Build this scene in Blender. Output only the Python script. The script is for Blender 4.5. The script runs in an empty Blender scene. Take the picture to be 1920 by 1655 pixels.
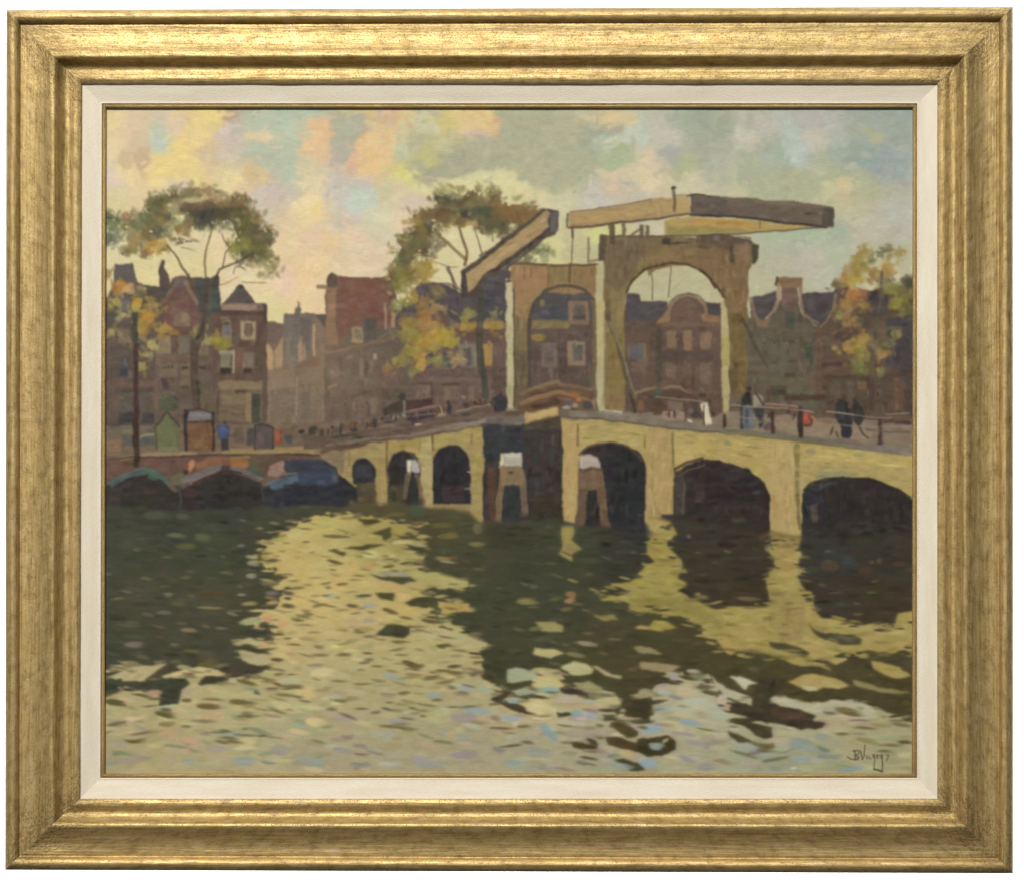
import bpy, bmesh, math
import numpy as np
from mathutils import Vector

# ---------------------------------------------------------------- camera, world, lamps, exposure
S = 0.0006                     # metres for one pixel of the photograph in the plane of the canvas
D = 3.2                        # camera to canvas
ZC = 1.45                      # height of the picture's centre above the studio floor
scene = bpy.context.scene
coll = scene.collection

cam_data = bpy.data.cameras.new('camera')
cam_data.sensor_width = 36.0
cam_data.lens = 36.0 * D / (1920 * S)
cam_data.clip_start = 0.05
cam_data.clip_end = 60.0
cam = bpy.data.objects.new('camera', cam_data)
cam.location = (0, -D, ZC)
cam.rotation_euler = (math.radians(90), 0, 0)
coll.objects.link(cam)
scene.camera = cam

world = bpy.data.worlds.new('World')
scene.world = world
world.use_nodes = True
world.node_tree.nodes['Background'].inputs[0].default_value = (1.0, .98, .96, 1)
world.node_tree.nodes['Background'].inputs[1].default_value = 0.10

def softbox(name, loc, target, sx, sy, power, col=(1, .985, .96)):
    d = bpy.data.lights.new(name, 'AREA')
    d.shape = 'RECTANGLE'; d.size = sx; d.size_y = sy; d.energy = power; d.color = col
    o = bpy.data.objects.new(name, d)
    o.location = loc
    o.rotation_euler = (Vector(target) - Vector(loc)).to_track_quat('-Z', 'Y').to_euler()
    coll.objects.link(o)
    return o

softbox('key_softbox', (-1.3, -4.9, ZC + 3.9), (0, 0, ZC - 2.2), 2.2, .9, 560)
softbox('added_backdrop_lamp', (-2.2, 1.2, ZC + 2.2), (-.3, 2.8, ZC), 1.6, .8, 240, (1, 1, 1))  # unseen lamp, added to bring the backdrop up to white
softbox('added_backdrop_lamp', (2.2, 1.2, ZC + 2.2), (.3, 2.8, ZC), 1.6, .8, 240, (1, 1, 1))  # its twin at the right, likewise unseen and added for the backdrop

scene.view_settings.view_transform = 'Standard'
scene.view_settings.look = 'None'
scene.view_settings.exposure = 0.0
scene.view_settings.gamma = 1.0
scene.view_settings.use_curve_mapping = False
scene.cycles.use_denoising = True
scene.cycles.max_bounces = 6

# ---------------------------------------------------------------- the painting: a brush engine that lays paint strokes on a grid
# The canvas is a fine grid of cells (1.5 px of the photograph each).  Every stroke adds colour and a paint thickness; the grid is
# later turned into a relief mesh with one paint colour per vertex, cut into one mesh for each painted subject.
CX0, CY0, CX1, CY1, Q = 193.0, 197.0, 1716.0, 1455.0, 1.5
GW, GH = int((CX1 - CX0) / Q), int((CY1 - CY0) / Q)
rng = np.random.default_rng(11)
COL = np.full((GH, GW, 3), 70., np.float32)       # paint colour, sRGB 0..255
HGT = np.zeros((GH, GW), np.float32)             # paint thickness, 0..1
LAB = np.zeros((GH, GW), np.int16)               # which painted subject
GX, GY = np.meshgrid(CX0 + (np.arange(GW) + .5) * Q, CY0 + (np.arange(GH) + .5) * Q)
GX = GX.astype(np.float32); GY = GY.astype(np.float32)

def smooth_noise(sx, sy, seed):
    """value noise over the grid, feature size sx, sy in photo pixels, range about -1..1"""
    r = np.random.default_rng(seed)
    nx, ny = int((CX1 - CX0) / sx) + 4, int((CY1 - CY0) / sy) + 4
    a = r.normal(0, 1, (ny, nx)).astype(np.float32)
    fx = (GX[0] - CX0) / sx; fy = (GY[:, 0] - CY0) / sy
    ix, iy = fx.astype(int), fy.astype(int)
    tx, ty = fx - ix, fy - iy
    tx = tx * tx * (3 - 2 * tx); ty = ty * ty * (3 - 2 * ty)
    b = a[:, ix] * (1 - tx) + a[:, ix + 1] * tx
    return (b[iy] * (1 - ty)[:, None] + b[iy + 1] * ty[:, None]).astype(np.float32)

WX = smooth_noise(18, 18, 1) + .3 * smooth_noise(6, 6, 2)
WY = smooth_noise(18, 18, 3) + .3 * smooth_noise(6, 6, 4)
RAG = smooth_noise(6, 4, 5)
MOT = smooth_noise(22, 9, 6) + .6 * smooth_noise(7, 4, 7)
BR1 = rng.normal(0, 1, 4096).astype(np.float32)
BR1 = np.convolve(BR1, [.25, .5, .25], 'same')
LABELS = ['canvas']
CUR = 0

def subject(key):
    global CUR
    if key not in LABELS:
        LABELS.append(key)
    CUR = LABELS.index(key)

def window(x0, y0, x1, y1):
    i0 = max(0, int((x0 - CX0) / Q)); i1 = min(GW, int((x1 - CX0) / Q) + 2)
    j0 = max(0, int((y0 - CY0) / Q)); j1 = min(GH, int((y1 - CY0) / Q) + 2)
    return (slice(j0, j1), slice(i0, i1)) if i1 > i0 and j1 > j0 else None

def lay(w, a, col, h):
    a3 = a[..., None]
    COL[w] = COL[w] * (1 - a3) + col * a3
    HGT[w] = HGT[w] * (1 - .8 * a) + .8 * a * h
    LAB[w][a > .5] = CUR

def blur(m, n):
    for _ in range(n):
        p = np.pad(m, 1, mode='edge')
        m = (p[:-2, 1:-1] + p[2:, 1:-1] + p[1:-1, :-2] + p[1:-1, 2:] + 2 * m) / 6
    return m

def inside(px, py, pts):
    r = np.zeros(px.shape, bool)
    n = len(pts)
    for i in range(n):
        xa, ya = pts[i]; xb, yb = pts[(i + 1) % n]
        if ya == yb:
            continue
        c = (ya > py) != (yb > py)
        r ^= c & (px < (xb - xa) * (py - ya) / (yb - ya) + xa)
    return r

def poly_mask(pts, wob=1.6, soft=1):
    pts = np.asarray(pts, np.float32)
    w = window(pts[:, 0].min() - 6, pts[:, 1].min() - 6, pts[:, 0].max() + 6, pts[:, 1].max() + 6)
    if w is None:
        return None, None
    m = inside(GX[w] + wob * WX[w], GY[w] + wob * WY[w], pts).astype(np.float32)
    return w, blur(m, soft)

def dab(x, y, L, W, ang, col, soft=.45, bend=0., alpha=1., clip=None, dry=.35, jit=5.):
    """one touch of the brush: half length L, half width W, angle in degrees"""
    R = max(L, W) * 1.15 + 2
    w = window(x - R, y - R, x + R, y + R)
    if w is None:
        return
    ca, sa = math.cos(math.radians(ang)), math.sin(math.radians(ang))
    dx, dy = GX[w] - x, GY[w] - y
    u = (dx * ca + dy * sa) / L
    v = (-dx * sa + dy * ca) / W
    v = v + bend * (u * u - .3)
    r = np.abs(u) ** 2.4 + np.abs(v) ** 2.2 + .22 * RAG[w] * np.abs(u)
    a = np.clip((1 - r) / soft, 0, 1)
    off = rng.integers(0, 4000)
    b = BR1[(np.clip((v + 1.3) * W * .9, 0, 90).astype(int) + off) % 4096]
    if dry:
        a = a * np.clip(1 - dry * np.clip(u * 1.4 - .2, 0, 1) * (b + .9), 0, 1)
    a = a * alpha
    if clip is not None:
        a = a * clip[w]
    c = np.asarray(col, np.float32) + rng.normal(0, jit, 3) * .45 + rng.normal(0, jit) * .6
    lay(w, a, c + (b * 3.2 - v * 1.5)[..., None], .35 + .18 * b + .12 * np.abs(v))

def line(pts, width, col, taper=.6, soft=1.2, alpha=1.):
    pts = np.asarray(pts, np.float32)
    w = window(pts[:, 0].min() - width - 3, pts[:, 1].min() - width - 3, pts[:, 0].max() + width + 3, pts[:, 1].max() + width + 3)
    if w is None:
        return
    seg = np.hypot(*np.diff(pts, axis=0).T); tot = seg.sum() + 1e-6; acc = 0
    X = GX[w] + .7 * WX[w]; Y = GY[w] + .7 * WY[w]
    a = np.zeros(X.shape, np.float32)
    for i in range(len(pts) - 1):
        d = pts[i + 1] - pts[i]; l2 = float(d @ d) + 1e-6
        t = np.clip(((X - pts[i, 0]) * d[0] + (Y - pts[i, 1]) * d[1]) / l2, 0, 1)
        dist = np.hypot(X - pts[i, 0] - t * d[0], Y - pts[i, 1] - t * d[1])
        s = (acc + t * seg[i]) / tot
        hw = width / 2 * (1 - (1 - taper) * s)
        a = np.maximum(a, np.clip((hw - dist) / soft + .5, 0, 1)); acc += seg[i]
    c = np.asarray(col, np.float32) + rng.normal(0, 2)
    lay(w, a * alpha, c + (MOT[w] * 4)[..., None], .5 + .2 * MOT[w])

def fill(pts, col, wob=1.3, soft=2, strokes=1., ang=None, size=16., jit=7., alpha=1.):
    """block in an area, then work over it with strokes that stay inside it"""
    w, m = poly_mask(pts, wob, soft)
    if w is None:
        return
    c = np.asarray(col, np.float32)
    lay(w, m * alpha, c + (MOT[w] * 3.5)[..., None], .3 + .08 * MOT[w])
    area = m.sum() * Q * Q
    n = int(strokes * area / (size * size * 1.1))
    if n:
        clip = np.zeros((GH, GW), np.float32); clip[w] = m
        jj, ii = np.nonzero(m > .5)
        if len(jj):
            k = rng.integers(0, len(jj), n)
            for q in k:
                a = ang if ang is not None else rng.choice([0, 90, 15, -20])
                dab(GX[w][jj[q], ii[q]], GY[w][jj[q], ii[q]], size * rng.uniform(.5, 1.1), size * rng.uniform(.18, .42),
                    a + rng.normal(0, 9), c + rng.normal(0, jit) + rng.normal(0, jit * .45, 3), soft=.7, alpha=.75 * alpha, clip=clip)

TILE = dict(zip(['A1', 'A2', 'A3', 'A4', 'B1', 'B2', 'B3', 'B4', 'C1', 'C2', 'C3', 'C4', 'D1', 'D2', 'D3', 'D4'],
                [(x, y) for y in (195, 500, 780, 1110) for x in (190, 570, 950, 1320)]))
K = 4.8
def pt(t, v):
    x0, y0 = TILE[t]
    v = np.asarray(v, np.float32).reshape(-1, 2)
    return np.stack([x0 + v[:, 0] / K, y0 + v[:, 1] / K], 1)

def draw(t, text):
    """a drawing list, coordinates in 1/4.8 px from the corner of study area t:
       P r g b : x y ...        block in an area          R r g b x0 y0 x1 y1     a rectangle
       C r g b : x y ...        a soft cloud shape
       D r g b x y L W [ang]    one dab                   S r g b w : x y ...     a drawn line
       s subject                what is being painted     t area                  another study area"""
    for ln in text.strip().splitlines():
        f = ln.split()
        if not f:
            continue
        c = f[0]
        if c == 's':
            subject(f[1]); continue
        if c == 't':
            t = f[1]; continue
        head, _, tail = ln[1:].partition(':')
        h = [float(v) for v in head.split()]
        col = h[:3]
        if c == 'P':
            fill(pt(t, [float(v) for v in tail.split()]), col, strokes=h[3] if len(h) > 3 else .8, ang=h[4] if len(h) > 4 else None)
        elif c == 'C':                    # a soft cloud shape
            fill(pt(t, [float(v) for v in tail.split()]), col, wob=5., soft=7, strokes=.5, size=20., jit=3., alpha=.7)
        elif c == 'R':
            x0, y0, x1, y1 = h[3:7]
            q = pt(t, [x0, y0, x1, y0, x1, y1, x0, y1])
            sz = min(10, max(4, .5 * min(q[1, 0] - q[0, 0], q[2, 1] - q[1, 1])))
            fill(q, col, wob=.8, strokes=.7, alpha=.9, ang=90 if (y1 - y0) > (x1 - x0) else 0, size=sz, jit=5)
        elif c == 'D':
            q = pt(t, h[3:5])[0]
            dab(q[0], q[1], h[5] / K, h[6] / K, h[7] if len(h) > 7 else 0, col, alpha=.85, soft=.6)
        elif c == 'S':
            line(pt(t, [float(v) for v in tail.split()]), h[3] / K, col, taper=h[4] if len(h) > 4 else .75, alpha=.92 if LABELS[CUR] == 'signature' else .74, soft=1.8)

def idw(px, py, pts, power=3.2, ax=1., ay=1.):
    num = np.zeros(px.shape + (3,), np.float32); den = np.zeros(px.shape, np.float32)
    for x, y, r, g, b in pts:
        wt = 1 / (((px - x) * ax) ** 2 + ((py - y) * ay) ** 2 + 60.) ** (power / 2)
        num += wt[..., None] * np.array([r, g, b], np.float32); den += wt
    return num / den[..., None]

def field(rows):
    out = []
    t = None
    for ln in rows.strip().splitlines():
        f = ln.split()
        if len(f) == 1:
            t = f[0]; continue
        for k in range(0, len(f) - 4, 5):
            x, y, r, g, b = map(float, f[k:k + 5])
            q = pt(t, [x, y])[0]
            out.append((q[0], q[1], r, g, b))
    return out
# ---------------------------------------------------------------- painted sky
SKY = field('''
A1
110 130 212 196 140  60 400 214 198 150  280 250 211 188 152  380 480 188 166 130  330 160 205 183 150  650 180 206 186 152
520 300 180 190 170  560 390 176 192 172  480 220 185 185 160  950 170 218 200 130  1000 100 218 200 125  750 400 224 198 120
620 480 222 196 140  560 560 222 202 128  770 620 216 200 128  950 420 200 182 140  1130 230 196 184 172  1180 280 190 178 166
1160 80 178 155 125  1350 180 172 182 152  1600 170 168 190 165  1500 300 190 180 145  1640 280 197 202 177  1450 450 168 178 155
1600 500 172 182 158  1680 600 172 186 158  1850 120 158 175 155  1900 270 216 188 140  1840 500 198 190 150  1400 640 200 180 130
1560 740 188 180 166  1350 900 194 184 164  1250 750 220 202 145  1850 850 224 208 160  1700 1100 212 194 150  1600 1250 215 196 150
1900 1250 214 190 155  200 650 220 202 145  90 720 204 192 168  120 880 202 192 140  700 760 205 190 162  1150 1250 214 196 150
850 1250 205 196 150  850 1450 208 196 140  200 1420 206 198 152  400 1550 212 200 140  1850 1500 222 196 142  1700 1600 218 194 162
A2
100 60 158 172 150  130 230 216 178 132  150 350 216 186 140  330 200 166 168 140  480 200 163 165 146  450 100 190 182 133
600 100 197 180 124  730 150 197 172 135  850 130 207 184 128  330 420 172 163 152  380 330 163 172 146  440 470 208 170 136
600 450 216 188 122  730 400 222 190 128  620 600 220 188 128  780 300 210 182 135  850 330 184 196 160  900 500 178 186 150
890 590 203 198 116  1050 100 184 186 150  1180 60 168 160 136  1100 200 192 197 156  1080 350 172 170 135  1350 150 198 187 112
1500 120 202 182 122  1630 180 213 178 118  1530 280 197 178 158  1150 450 182 182 120  1450 400 165 168 135  1450 520 165 168 136
1800 200 165 168 135  1750 500 168 170 138  1100 620 160 158 128  1250 600 163 159 130  1000 760 208 202 145  1400 720 210 204 148
1650 680 207 202 150  1850 640 200 198 150  280 760 190 184 170  450 850 184 198 180  580 900 188 200 182  560 720 190 182 172
750 780 190 186 143  850 800 200 190 150  1000 870 200 186 160  100 900 224 202 138  330 1000 190 184 160  450 1020 197 184 168
500 1200 216 194 160  200 1250 218 192 140  700 1100 198 196 160  900 1050 220 198 160  600 1350 205 188 155  100 1400 220 196 150
400 1450 210 194 155  1400 1180 205 198 150  1300 1400 205 198 145  520 1400 212 196 158
A3
100 100 165 168 130  200 300 165 168 138  250 550 175 172 138  500 400 168 172 142  700 600 172 176 140  400 650 172 174 140
950 110 207 188 140  900 150 195 185 140  900 210 150 160 141  700 310 148 165 146  580 300 192 178 140  950 350 186 194 165
1130 250 192 197 172  1000 500 165 177 133  1250 500 213 195 160  1100 620 207 196 155  1250 600 212 196 160  1350 250 185 182 162
1450 300 183 180 166  1400 450 170 172 156  1550 580 175 178 134  1600 150 165 175 145  1700 120 160 170 145  1800 400 165 170 145
1850 600 180 180 155  1080 710 163 172 150  970 760 208 186 156  1100 790 202 190 156  850 870 194 192 174  1200 830 193 189 166
1330 700 214 198 155  1650 720 207 200 160  300 870 207 202 160  100 780 214 206 150  500 800 202 198 155  600 1200 195 188 140
480 1250 207 202 138  650 1350 190 182 135  280 780 200 192 145  1330 1110 200 190 155  860 1120 207 202 128
A4
100 200 165 172 145  400 120 181 180 158  400 300 194 187 166  550 180 186 185 165  600 350 170 176 150  680 440 164 178 155
820 450 177 188 177  820 280 174 188 170  1010 130 182 178 167  1000 320 188 186 168  1100 250 180 182 165  1250 450 156 170 150
1200 560 172 178 145  1450 480 148 166 156  1550 480 148 162 160  1700 560 154 165 160  1650 200 150 163 151  1550 120 157 165 152
1800 250 157 165 156  1500 340 178 180 140  1800 430 162 172 158  400 600 172 178 145  500 720 175 178 142  800 700 175 178 140
1100 740 197 194 145  1260 730 210 193 145  1400 760 182 182 140  1700 750 181 178 153  1700 950 185 186 166  1400 900 192 188 150
1500 1050 191 188 160  1000 850 190 188 150  300 780 196 191 150  1800 1050 185 185 165  1000 1180 163 180 150  700 1200 171 184 150
1150 1180 167 178 150  1350 1130 191 187 155  600 1400 180 182 150  850 1380 180 180 156  1000 1450 191 187 160  500 1500 189 185 145
700 1500 186 185 150  1200 1300 180 187 155  1700 1250 182 180 150  1650 1400 191 188 145
B3
1500 150 187 181 135  1750 170 187 181 135  1300 230 187 181 135
B1
250 60 207 198 145  1550 300 216 202 150  1600 420 208 200 140  1850 250 222 200 152  1300 120 214 200 158
B2
60 250 222 200 150  120 350 216 192 145  400 60 216 200 158
''')
def paint_sky():
    subject('sky')
    w = window(CX0, CY0, CX1, 900)
    BX, BY = smooth_noise(46, 34, 21), smooth_noise(46, 34, 22)
    X = GX[w] + 9 * BX[w] + 3 * WX[w]; Y = GY[w] + 9 * BY[w] + 3 * WY[w]
    base = idw(X, Y, SKY, 4.4)
    g = base.mean(2, keepdims=True)
    base = g + (base - g) * .96 + np.array([4., 2., 7.], np.float32)
    r = np.clip((GX[w] - 850) / 300, 0, 1)[..., None]
    base *= 1 - r * np.array([.055, .035, .02], np.float32)
    COL[w] = base; LAB[w] = CUR; HGT[w] = .3
    for q in range(2600):
        x, y = rng.uniform(CX0, CX1), rng.uniform(CY0, 640)
        j, i = min(GH - 1, int((y - CY0) / Q)), min(GW - 1, int((x - CX0) / Q))
        a = rng.choice([0, 0, 90, 35, -35]) + rng.normal(0, 12)
        dab(x, y, rng.uniform(8, 26), rng.uniform(4, 11), a, base[j, i] + rng.normal(0, 3.6) + rng.normal(0, 2., 3),
            soft=rng.uniform(.35, .9), alpha=.75, jit=1.5, dry=.5)
    draw('A1', '''
C 222 202 136 : 420 440 690 360 820 350 830 520 760 720 500 620
C 182 193 178 : 470 240 600 260 640 330 560 430 460 400
C 206 188 158 : 250 120 420 130 420 300 380 420 270 400
C 174 186 166 : 1300 60 1850 60 1850 280 1720 700 1600 660 1560 480 1300 470 1330 340 1500 330 1280 180
C 214 196 160 : 1250 260 1600 270 1640 320 1500 330 1300 310
t A2
C 219 189 140 : 480 300 640 260 800 230 800 520 640 640 520 640 470 480
C 218 186 146 : 50 180 200 180 220 300 240 480 60 400
C 170 172 152 : 250 160 520 150 480 300 420 480 320 560 280 420
C 186 200 186 : 360 800 640 760 650 930 480 960 370 900
C 200 186 168 : 880 850 1100 850 1080 920 900 940
C 164 165 142 : 960 640 1050 560 1200 540 1230 450 1450 400 1700 250 1919 200 1919 620 1800 560 1500 600 1320 680 1200 720 1060 720
C 210 206 158 : 950 690 1060 740 1200 730 1330 680 1500 620 1700 640 1919 640 1919 740 1700 760 1400 780 1200 790 1030 790
C 214 192 140 : 1330 50 1690 50 1680 230 1400 230
t A3
C 168 170 144 : 0 60 500 60 800 250 760 560 500 800 200 720 0 620
C 210 192 148 : 600 130 760 90 1180 80 1180 150 960 170 700 160
C 212 198 164 : 790 625 1000 590 1330 580 1400 620 1400 720 1200 800 1190 690 900 685 800 650
C 214 198 166 : 1130 540 1200 460 1270 470 1330 550
C 212 192 164 : 900 740 990 730 1010 810 930 810
C 192 199 176 : 840 330 1040 310 1120 230 1200 240 1120 350 980 440 860 420
C 188 186 172 : 1240 240 1400 80 1540 250 1560 360 1300 400
C 166 178 146 : 820 480 1150 460 1130 560 820 560
t A4
C 178 190 184 : 760 260 900 260 890 540 750 540
C 152 166 164 : 1390 410 1700 430 1830 500 1830 600 1650 570 1390 530
C 158 171 160 : 1130 420 1330 440 1320 530 1140 530
C 192 188 174 : 900 220 1120 220 1100 420 910 420
C 154 166 158 : 1420 60 1860 60 1860 300 1650 280 1480 200
C 168 183 158 : 560 1200 1080 1140 1180 1150 1150 1220 700 1260
C 194 190 172 : 300 250 480 250 450 360 320 350
''')
    w = window(CX0, CY0, CX1, 640)
    c = COL[w]; g = c.mean(2, keepdims=True); COL[w] = g + (c - g) * .96
    for q in range(1300):                                # drag small touches of the neighbouring colour across the patch edges
        x, y = rng.uniform(CX0, CX1), rng.uniform(CY0, 620)
        j, i = int(np.clip((y + rng.normal(0, 12) - CY0) / Q, 0, GH - 1)), int(np.clip((x + rng.normal(0, 16) - CX0) / Q, 0, GW - 1))
        dab(x, y, rng.uniform(6, 20), rng.uniform(2.5, 7), rng.choice([0, 0, 90, 40, -40]) + rng.normal(0, 12), COL[j, i] + rng.normal(0, 3), soft=.7, alpha=.6, jit=1.5, dry=.6)
    global SKYC
    SKYC = COL.copy()
# ---------------------------------------------------------------- painted town, trees and huts
def paint_town():
    # --- far right and middle houses first, then towards the left
    draw('B4', '''
s house_right
P 96 78 64 : 1020 540 1100 470 1160 400 1180 250 1200 160 1260 130 1330 230 1480 210 1560 190 1700 200 1800 160 1900 130 1900 1480 1000 1480
P 92 78 70 : 1160 230 1200 140 1290 150 1300 260 1190 330
P 80 70 73 : 1460 240 1560 200 1650 220 1660 420 1520 470 1450 420
P 74 68 74 : 1640 470 1780 430 1900 460 1900 960 1640 900
S 84 66 54 50 1 : 1110 1000 1510 1010
R 92 76 62 1110 1010 1500 1400
P 88 74 62 1.2 90 : 1110 1020 1870 960 1870 1420 1110 1420
R 100 86 70 1530 500 1640 700
R 112 90 70 1590 560 1625 720
R 106 80 68 1700 1000 1800 1300
R 78 68 64 1820 900 1880 1400
R 82 66 56 1490 1010 1530 1300
R 100 84 70 1130 1060 1230 1200
R 96 86 76 1290 1040 1350 1190
R 120 92 66 1380 1040 1470 1110
R 92 76 66 1540 1050 1580 1300
R 116 92 66 1400 820 1470 850
R 84 60 52 1060 860 1330 900
R 100 76 58 1120 920 1330 960
s house_grey
P 96 88 74 1 90 : 300 460 420 460 425 300 500 440 570 470 640 400 680 300 850 300 880 420 960 500 1040 560 1060 700 1060 1480 220 1480 220 1150 300 1150
P 80 74 75 : 440 280 650 226 670 330 620 440 540 490 490 480 440 360
P 77 71 76 : 875 240 1185 222 1180 380 1110 510 1030 540 930 490 870 350
R 88 80 82 930 250 1000 400
P 113 89 80 : 690 175 845 175 850 350 690 350
P 127 102 76 : 645 105 690 92 860 92 885 112 880 185 650 185
S 72 60 46 22 1 : 655 100 645 170
S 152 128 98 34 .8 : 668 165 672 300 628 395 560 475
S 140 112 88 30 .8 : 868 180 872 310 905 430 965 490 1030 510
S 138 115 92 26 .8 : 1185 250 1168 390 1110 485 1040 545
S 132 106 82 30 .8 : 420 290 455 420 505 515
P 122 100 78 : 450 400 520 500 600 480 560 560 470 540
R 106 78 64 1012 540 1052 1150
R 76 78 68 730 410 810 560
R 96 90 78 590 640 670 860
R 80 74 64 600 655 660 680
R 80 72 60 755 668 835 690
R 98 90 79 765 695 830 840
R 82 76 66 590 855 660 880
R 70 80 66 905 685 970 842
R 80 74 62 740 850 850 870
R 100 94 80 680 690 750 960
R 100 95 72 600 990 1000 1150
R 78 72 58 600 1070 745 1160
R 84 68 52 720 960 830 1000
R 116 84 74 950 960 985 1120
R 90 72 66 560 1100 600 1220
R 82 62 54 720 1155 1090 1205
''')
    draw('B3', '''
s house_bell_gable
P 100 80 70 .9 90 : 1040 480 1100 250 1195 250 1210 320 1450 320 1460 380 1500 300 1560 260 1640 246 1720 270 1790 335 1930 330 1960 420 1960 1400 1040 1400
P 80 76 80 : 1070 250 1195 245 1215 320 1440 322 1420 430 1340 480 1090 490
P 78 73 78 : 1785 338 1930 328 1930 430 1800 440
P 108 83 72 : 1470 480 1480 400 1530 330 1640 290 1730 340 1750 450 1740 540 1480 540
S 142 118 92 32 1 : 1452 490 1462 390 1500 315 1560 275 1640 260 1720 285 1785 350 1800 440
S 100 82 62 12 1 : 1440 420 1470 320 1530 265 1640 240 1740 268 1800 335
P 140 110 80 : 1340 500 1400 440 1450 400 1450 500
P 142 106 78 : 1750 420 1919 450 1919 520 1760 490
R 92 80 72 1080 490 1340 545
R 116 92 72 1400 500 1919 540
R 128 106 82 1440 580 1530 740
R 136 108 82 1590 580 1668 760
R 130 104 82 1740 590 1840 742
R 88 72 66 1400 760 1860 850
R 110 93 79 1430 865 1520 1000
R 108 90 76 1590 880 1668 985
R 116 98 86 1740 870 1840 1060
R 128 106 82 1180 690 1250 860
R 94 95 101 1112 700 1222 842
R 112 92 78 1120 850 1250 950
R 80 74 60 1340 560 1400 1040
S 132 116 92 10 1 : 1100 700 1100 850
''')
    draw('B2', '''
s house_dark_roof
P 104 85 78 .9 90 : 810 420 1060 140 1300 160 1430 250 1560 140 1760 40 2650 0 2650 1420 800 1420
P 80 75 79 : 830 400 1060 150 1300 165 1440 260 1560 140 1760 30 1850 20 1850 505 1400 512 1250 420 1000 420
P 74 72 80 : 1560 330 1830 200 1830 480 1620 460
P 80 71 82 : 1310 250 1400 280 1400 400 1310 420
S 92 82 84 14 1 : 1090 160 1300 150 1420 220
R 126 104 84 1340 508 1830 545
P 152 128 78 : 1400 530 1800 488 1800 560 1420 560
R 98 78 72 1340 560 1830 690
R 78 76 86 1085 770 1172 912
R 78 84 88 1258 770 1342 905
R 116 112 97 1390 700 1545 905
R 92 86 84 1440 730 1510 890
S 150 140 118 10 1 : 1548 700 1548 900
R 168 132 68 1608 700 1690 890
R 150 128 100 1680 760 1694 890
R 100 82 76 860 920 1830 1010
R 112 92 84 930 1000 1830 1040
R 112 95 84 1040 1060 1150 1200
R 78 64 54 1020 1050 1160 1066
R 78 64 54 1240 1050 1400 1072
R 116 98 84 1260 1075 1380 1210
R 78 64 56 1140 1060 1156 1200
R 118 102 90 1480 1080 1530 1210
R 90 74 66 1690 900 1820 1200
R 90 72 70 810 620 960 780
''')
    draw('B3', '''
s house_dark_roof
P 94 78 73 .9 90 : 60 120 800 120 820 1200 60 1200
P 80 78 80 : 200 180 720 150 800 300 800 480 560 500 220 490
P 74 76 84 : 300 400 550 330 550 480 300 490
P 126 110 75 : 220 470 560 495 560 560 220 575
D 150 130 60 290 640 80 40
D 128 118 80 320 330 26 40
R 132 107 86 556 308 742 525
R 94 88 82 600 345 705 490
R 78 72 64 600 440 705 490
R 120 98 82 610 480 700 510
R 140 118 95 548 680 705 892
R 92 92 90 598 712 682 850
R 72 84 78 598 705 682 730
R 116 98 88 316 690 455 905
R 96 88 90 350 720 420 860
R 84 70 66 470 690 540 960
R 102 82 74 230 560 760 600
S 110 92 86 8 1 : 702 840 702 910
''')
    draw('B2', '''
s house_red_roof
P 100 88 78 .9 90 : -100 600 0 440 190 430 200 190 215 85 250 58 300 88 440 100 690 95 770 60 840 300 900 620 960 800 960 1420 -100 1420
P 118 82 70 : 285 95 440 102 690 96 780 90 820 330 840 500 780 545 440 545 310 700 285 300
P 124 84 71 : 420 110 640 105 650 300 400 320
P 136 106 80 : 205 190 290 185 285 320 292 550 316 705 178 745 192 540
P 92 77 66 : 205 190 215 88 250 58 298 85 298 185
P 144 112 84 : 215 260 280 250 280 440 205 460
R 138 108 86 110 172 205 210
P 86 80 80 : -10 435 188 428 190 545 -10 560
P 176 147 112 : 75 560 110 515 155 580 158 800 70 800
R 88 84 90 0 560 60 690
R 172 142 108 0 700 18 860
P 106 84 76 : 150 720 320 700 320 800 160 830
S 128 106 84 26 1 : 0 860 200 780 440 730 820 640
S 92 80 72 16 1 : 0 890 210 830 480 760 820 680
S 118 102 82 20 1 : 640 670 740 610 830 580
R 168 137 96 430 552 530 690
R 112 106 90 452 570 520 660
R 80 78 75 542 462 650 662
R 152 132 116 724 330 746 572
R 166 132 92 786 420 822 560
R 72 70 74 828 400 860 540
R 88 78 70 440 860 490 990
R 122 108 94 500 820 530 1000
R 74 66 58 548 850 572 1000
R 118 104 90 590 840 620 960
R 168 152 132 620 782 652 840
R 112 96 84 220 850 310 1000
R 84 74 66 320 820 350 1000
R 128 108 92 370 800 440 830
P 152 122 96 : 212 1080 290 1045 305 1065 220 1105
P 150 112 86 : 70 900 150 875 160 915 75 930
R 120 92 74 95 940 135 1060
R 96 82 62 150 950 205 1060
R 88 86 70 70 1080 200 1140
P 98 84 74 1.4 90 : 210 1120 820 1060 820 1400 210 1420
P 96 86 74 1.4 90 : -60 1130 210 1120 210 1420 -60 1420
S 80 70 58 14 1 : 440 1170 660 1110
R 84 76 70 370 1180 400 1390
R 108 90 80 480 1180 560 1360
R 112 98 88 590 1170 640 1330
P 106 86 76 : 660 900 880 860 880 1100 660 1080
''')
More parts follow.
